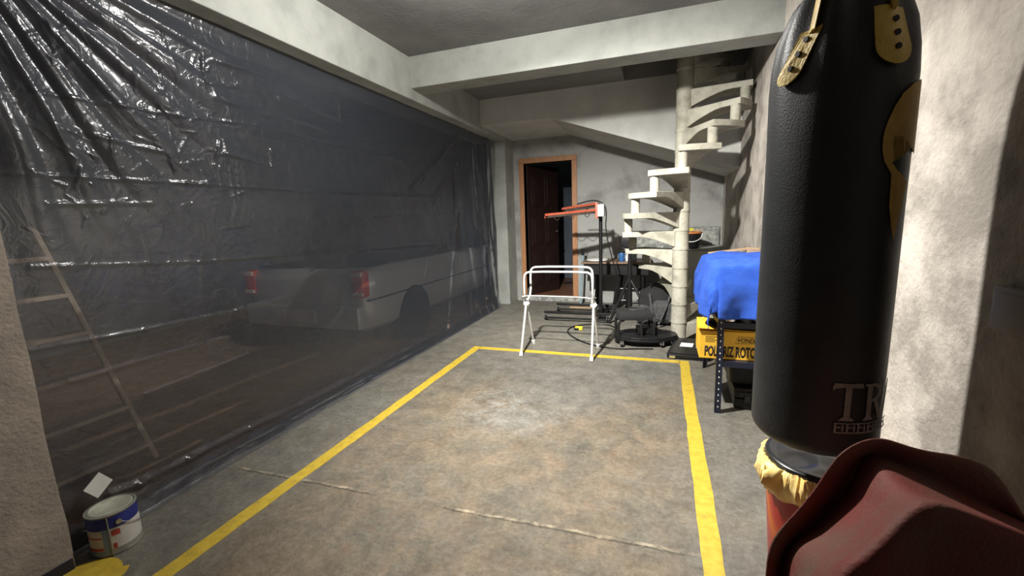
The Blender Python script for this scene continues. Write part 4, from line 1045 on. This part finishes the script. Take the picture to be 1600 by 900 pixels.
obj('bin_lid', bm, M['binlid'], bn, smooth=True)

# ================================================================== DUSTY RED PLASTIC SHELL (right foreground)
CAM0 = Vector((0, 0, 1.3))
def at(px, py, y):
    r = R3 @ Vector((px - 800, -(py - 450), -672)); return CAM0 + r * (y / r.y)
sh = thing('moulded_plastic_shell', 'dusty dark red moulded plastic shell with a sunken seat in the right foreground', 'plastic shell', (.6, .75, 0))
def resamp(pts, n):
    out = []
    for i in range(n + 1):
        t = i / n * (len(pts) - 1); k = min(int(t), len(pts) - 2); f = t - k
        p0, p1, p2, p3 = pts[max(k - 1, 0)], pts[k], pts[k + 1], pts[min(k + 2, len(pts) - 1)]
        out.append(.5 * ((2 * p1) + (p2 - p0) * f + (2 * p0 - 5 * p1 + 4 * p2 - p3) * f * f + (3 * p1 - p0 - 3 * p2 + p3) * f ** 3))
    return out
# four section lines, each from the far upper right round the crest and down to the lower left
P0 = [at(1640, 850, .975), at(1600, 812, .97), at(1541, 727, .955), at(1440, 703, .94), at(1371, 686, .93), at(1315, 706, .915), at(1272, 762, .90), at(1211, 836, .87), at(1196, 900, .84), at(1190, 1010, .80)]
P1 = [at(1640, 850, .99), at(1602, 826, .985), at(1483, 783, .975), at(1419, 745, .97), at(1366, 722, .965), at(1350, 742, .955), at(1333, 777, .945), at(1290, 822, .925), at(1235, 866, .90), at(1228, 1010, .86)]
P2 = [at(1660, 862, .79), at(1604, 832, .78), at(1500, 792, .765), at(1468, 783, .76), at(1448, 783, .755), at(1430, 789, .75), at(1408, 807, .74), at(1360, 855, .715), at(1307, 900, .69), at(1240, 1010, .65)]
P1 = [a.lerp(b, .82) + Vector((0, .01, 0)) for a, b in zip(P0, P1)]
P1x = [a + (b - a).normalized() * .012 + Vector((0, -.004, .005)) for a, b in zip(P1, P2)]
P2b = [p + Vector((.012, -.004, -.012)) for p in P2]
P3 = [p + Vector((.03, .012, -.14)) for p in P2]
P4 = [Vector((p.x + .02, p.y + .03, .03)) for p in P3]
Pm = [a.lerp(b, .4) + Vector((0, 0, -.016)) for a, b in zip(P1x, P2)]
Pn = [a.lerp(b, .78) + Vector((0, 0, -.018)) for a, b in zip(P1x, P2)]
Pb = [p + Vector((.010, .014, -.010)) for p in P0]; Pc = [Vector((p.x + .03, p.y + .12, p.z - .18)) for p in P0]; Pd = [Vector((p.x + .03, p.y + .12, .03)) for p in P0]
P1a = [a.lerp(b, .12) + Vector((0, .004, 0)) for a, b in zip(P1, P0)]; P0a = [a.lerp(b, .10) + Vector((0, -.004, 0)) for a, b in zip(P0, P1)]
lines = [resamp(L_, 44) for L_ in (Pd, Pc, Pb, P0, P0a, P1a, P1, P1x, Pm, Pn, P2, P2b, P3, P4)]
bm = BM(); grid_surface(bm, lines)
for v in bm.verts: v.co += Vector((noise.noise(v.co * 9), noise.noise(v.co * 9 + Vector((5, 0, 0))), noise.noise(v.co * 9 + Vector((0, 7, 0))))) * .004
obj('shell_body', bm, M['redplastic'], sh, smooth=True, solid=.008, subsurf=1, angle=180)

# ================================================================== PAINT CAN AND STICKER
pc = thing('paint_can', 'old paint can with navy band and white label on the floor at left', 'paint can', (-2.15, .963, 0))
PC = (-2.148, .975, .001); r0 = .080; hz = .176
obj('can_body', add_lathe(BM(), [(.0, 0), (r0, 0), (r0 + .002, .004), (r0, .008), (r0, hz - .008), (r0 + .003, hz - .004), (r0 + .003, hz), (r0 - .006, hz + .001), (r0 - .008, hz - .006), (0, hz - .006)], PC, 64), M['can'], pc, smooth=True)
obj('can_lid', add_lathe(BM(), [(.0, hz - .004), (r0 - .012, hz - .004), (r0 - .009, hz + .001), (r0 - .014, hz + .002), (r0 - .018, hz - .001), (0, hz - .001)], PC, 64), M['canlid'], pc, smooth=True)
def band(name, z0, z1, a0, a1, m, lift):
    flat = BM(); poly_flat(flat, [(0, z0), ((a1 - a0) * r0, z0), ((a1 - a0) * r0, z1), (0, z1)])
    return obj(name, wrap(flat, lambda u, v, h: Vector((PC[0] + (r0 + lift + h) * math.cos(a0 + u / r0), PC[1] + (r0 + lift + h) * math.sin(a0 + u / r0), PC[2] + v)), .006, .0004), M[m], pc)
D = math.radians
band('navy_band', .118, .168, 0, 2 * PI - .001, 'canblue', .0006)
band('white_label', .028, .117, D(175), D(305), 'canwhite', .0006); band('white_label', .028, .117, D(323), D(480), 'canwhite', .0006)
band('pale_blue_label', .010, .120, D(306), D(322), 'canlightblue', .0006)
band('bottom_band', .009, .027, D(175), D(305), 'canlightblue', .0006)
band('red_stripe', .082, .088, D(215), D(304), 'canred', .0014); band('red_stripe', .030, .042, D(220), D(304), 'canred', .0014)
band('red_patch', .085, .108, D(326), D(345), 'canred', .0014); band('red_patch', .030, .052, D(326), D(334), 'canred', .0014)
a = D(322); bm = BM(); add_tube(bm, [(PC[0] + (r0 + .003) * math.cos(a), PC[1] + (r0 + .003) * math.sin(a), .004), (PC[0] + (r0 + .003) * math.cos(a), PC[1] + (r0 + .003) * math.sin(a), .170)], .0025, 6); obj('seam', bm, M['can'], pc)
a = D(345); bm = BM(); q = Vector((math.cos(a), math.sin(a), 0)); add_tube(bm, [Vector(PC) + q * r0 + Vector((0, 0, .14)), Vector(PC) + q * (r0 + .010) + Vector((0, 0, .14))], .010, 16); obj('handle_ear', bm, M['chrome'], pc, smooth=True)
bm = BM(); add_tube(bm, [Vector(PC) + Matrix.Rotation(D(345) + t_, 3, 'Z') @ Vector((r0 + .006, 0, .14 - .06 * math.sin(t_))) for t_ in [PI * k / 16 for k in range(17)]], .0018, 6); obj('wire_handle', bm, M['chrome'], pc)
# white sticker on the sheet
bm = BM(); u_ = Vector((0, .030, .024)); v_ = Vector((0, -.020, .030)); c0 = Vector((XT + .062, .99, .245)); q = []
for h in (0, .002): q.append([bm.verts.new(c0 + Vector((h, 0, 0)) + a * u_ + b * v_) for a, b in ((-1, -1), (1, -1), (1, 1), (-1, 1))])
bm.faces.new(q[0]); bm.faces.new(q[1])
for i in range(4): bm.faces.new((q[0][i], q[0][(i + 1) % 4], q[1][(i + 1) % 4], q[1][i]))
tag(obj('paper_sticker', bm, M['paper']), 'small white square sticker on the plastic sheet above the paint can', 'sticker')

# ================================================================== SOCKET ON THE RIGHT WALL END
so = thing('wall_socket', 'grey electrical socket box on the shaded part of the right wall', 'socket', (.745, 1.25, 1.06))
obj('socket_box', add_box(BM(), (.735, 1.18, 1.005), (.7585, 1.305, 1.105), .006), M['grey'], so, smooth=True)
obj('socket_face', add_box(BM(), (.731, 1.19, 1.018), (.737, 1.292, 1.092), .003), M['grey'], so, smooth=True)
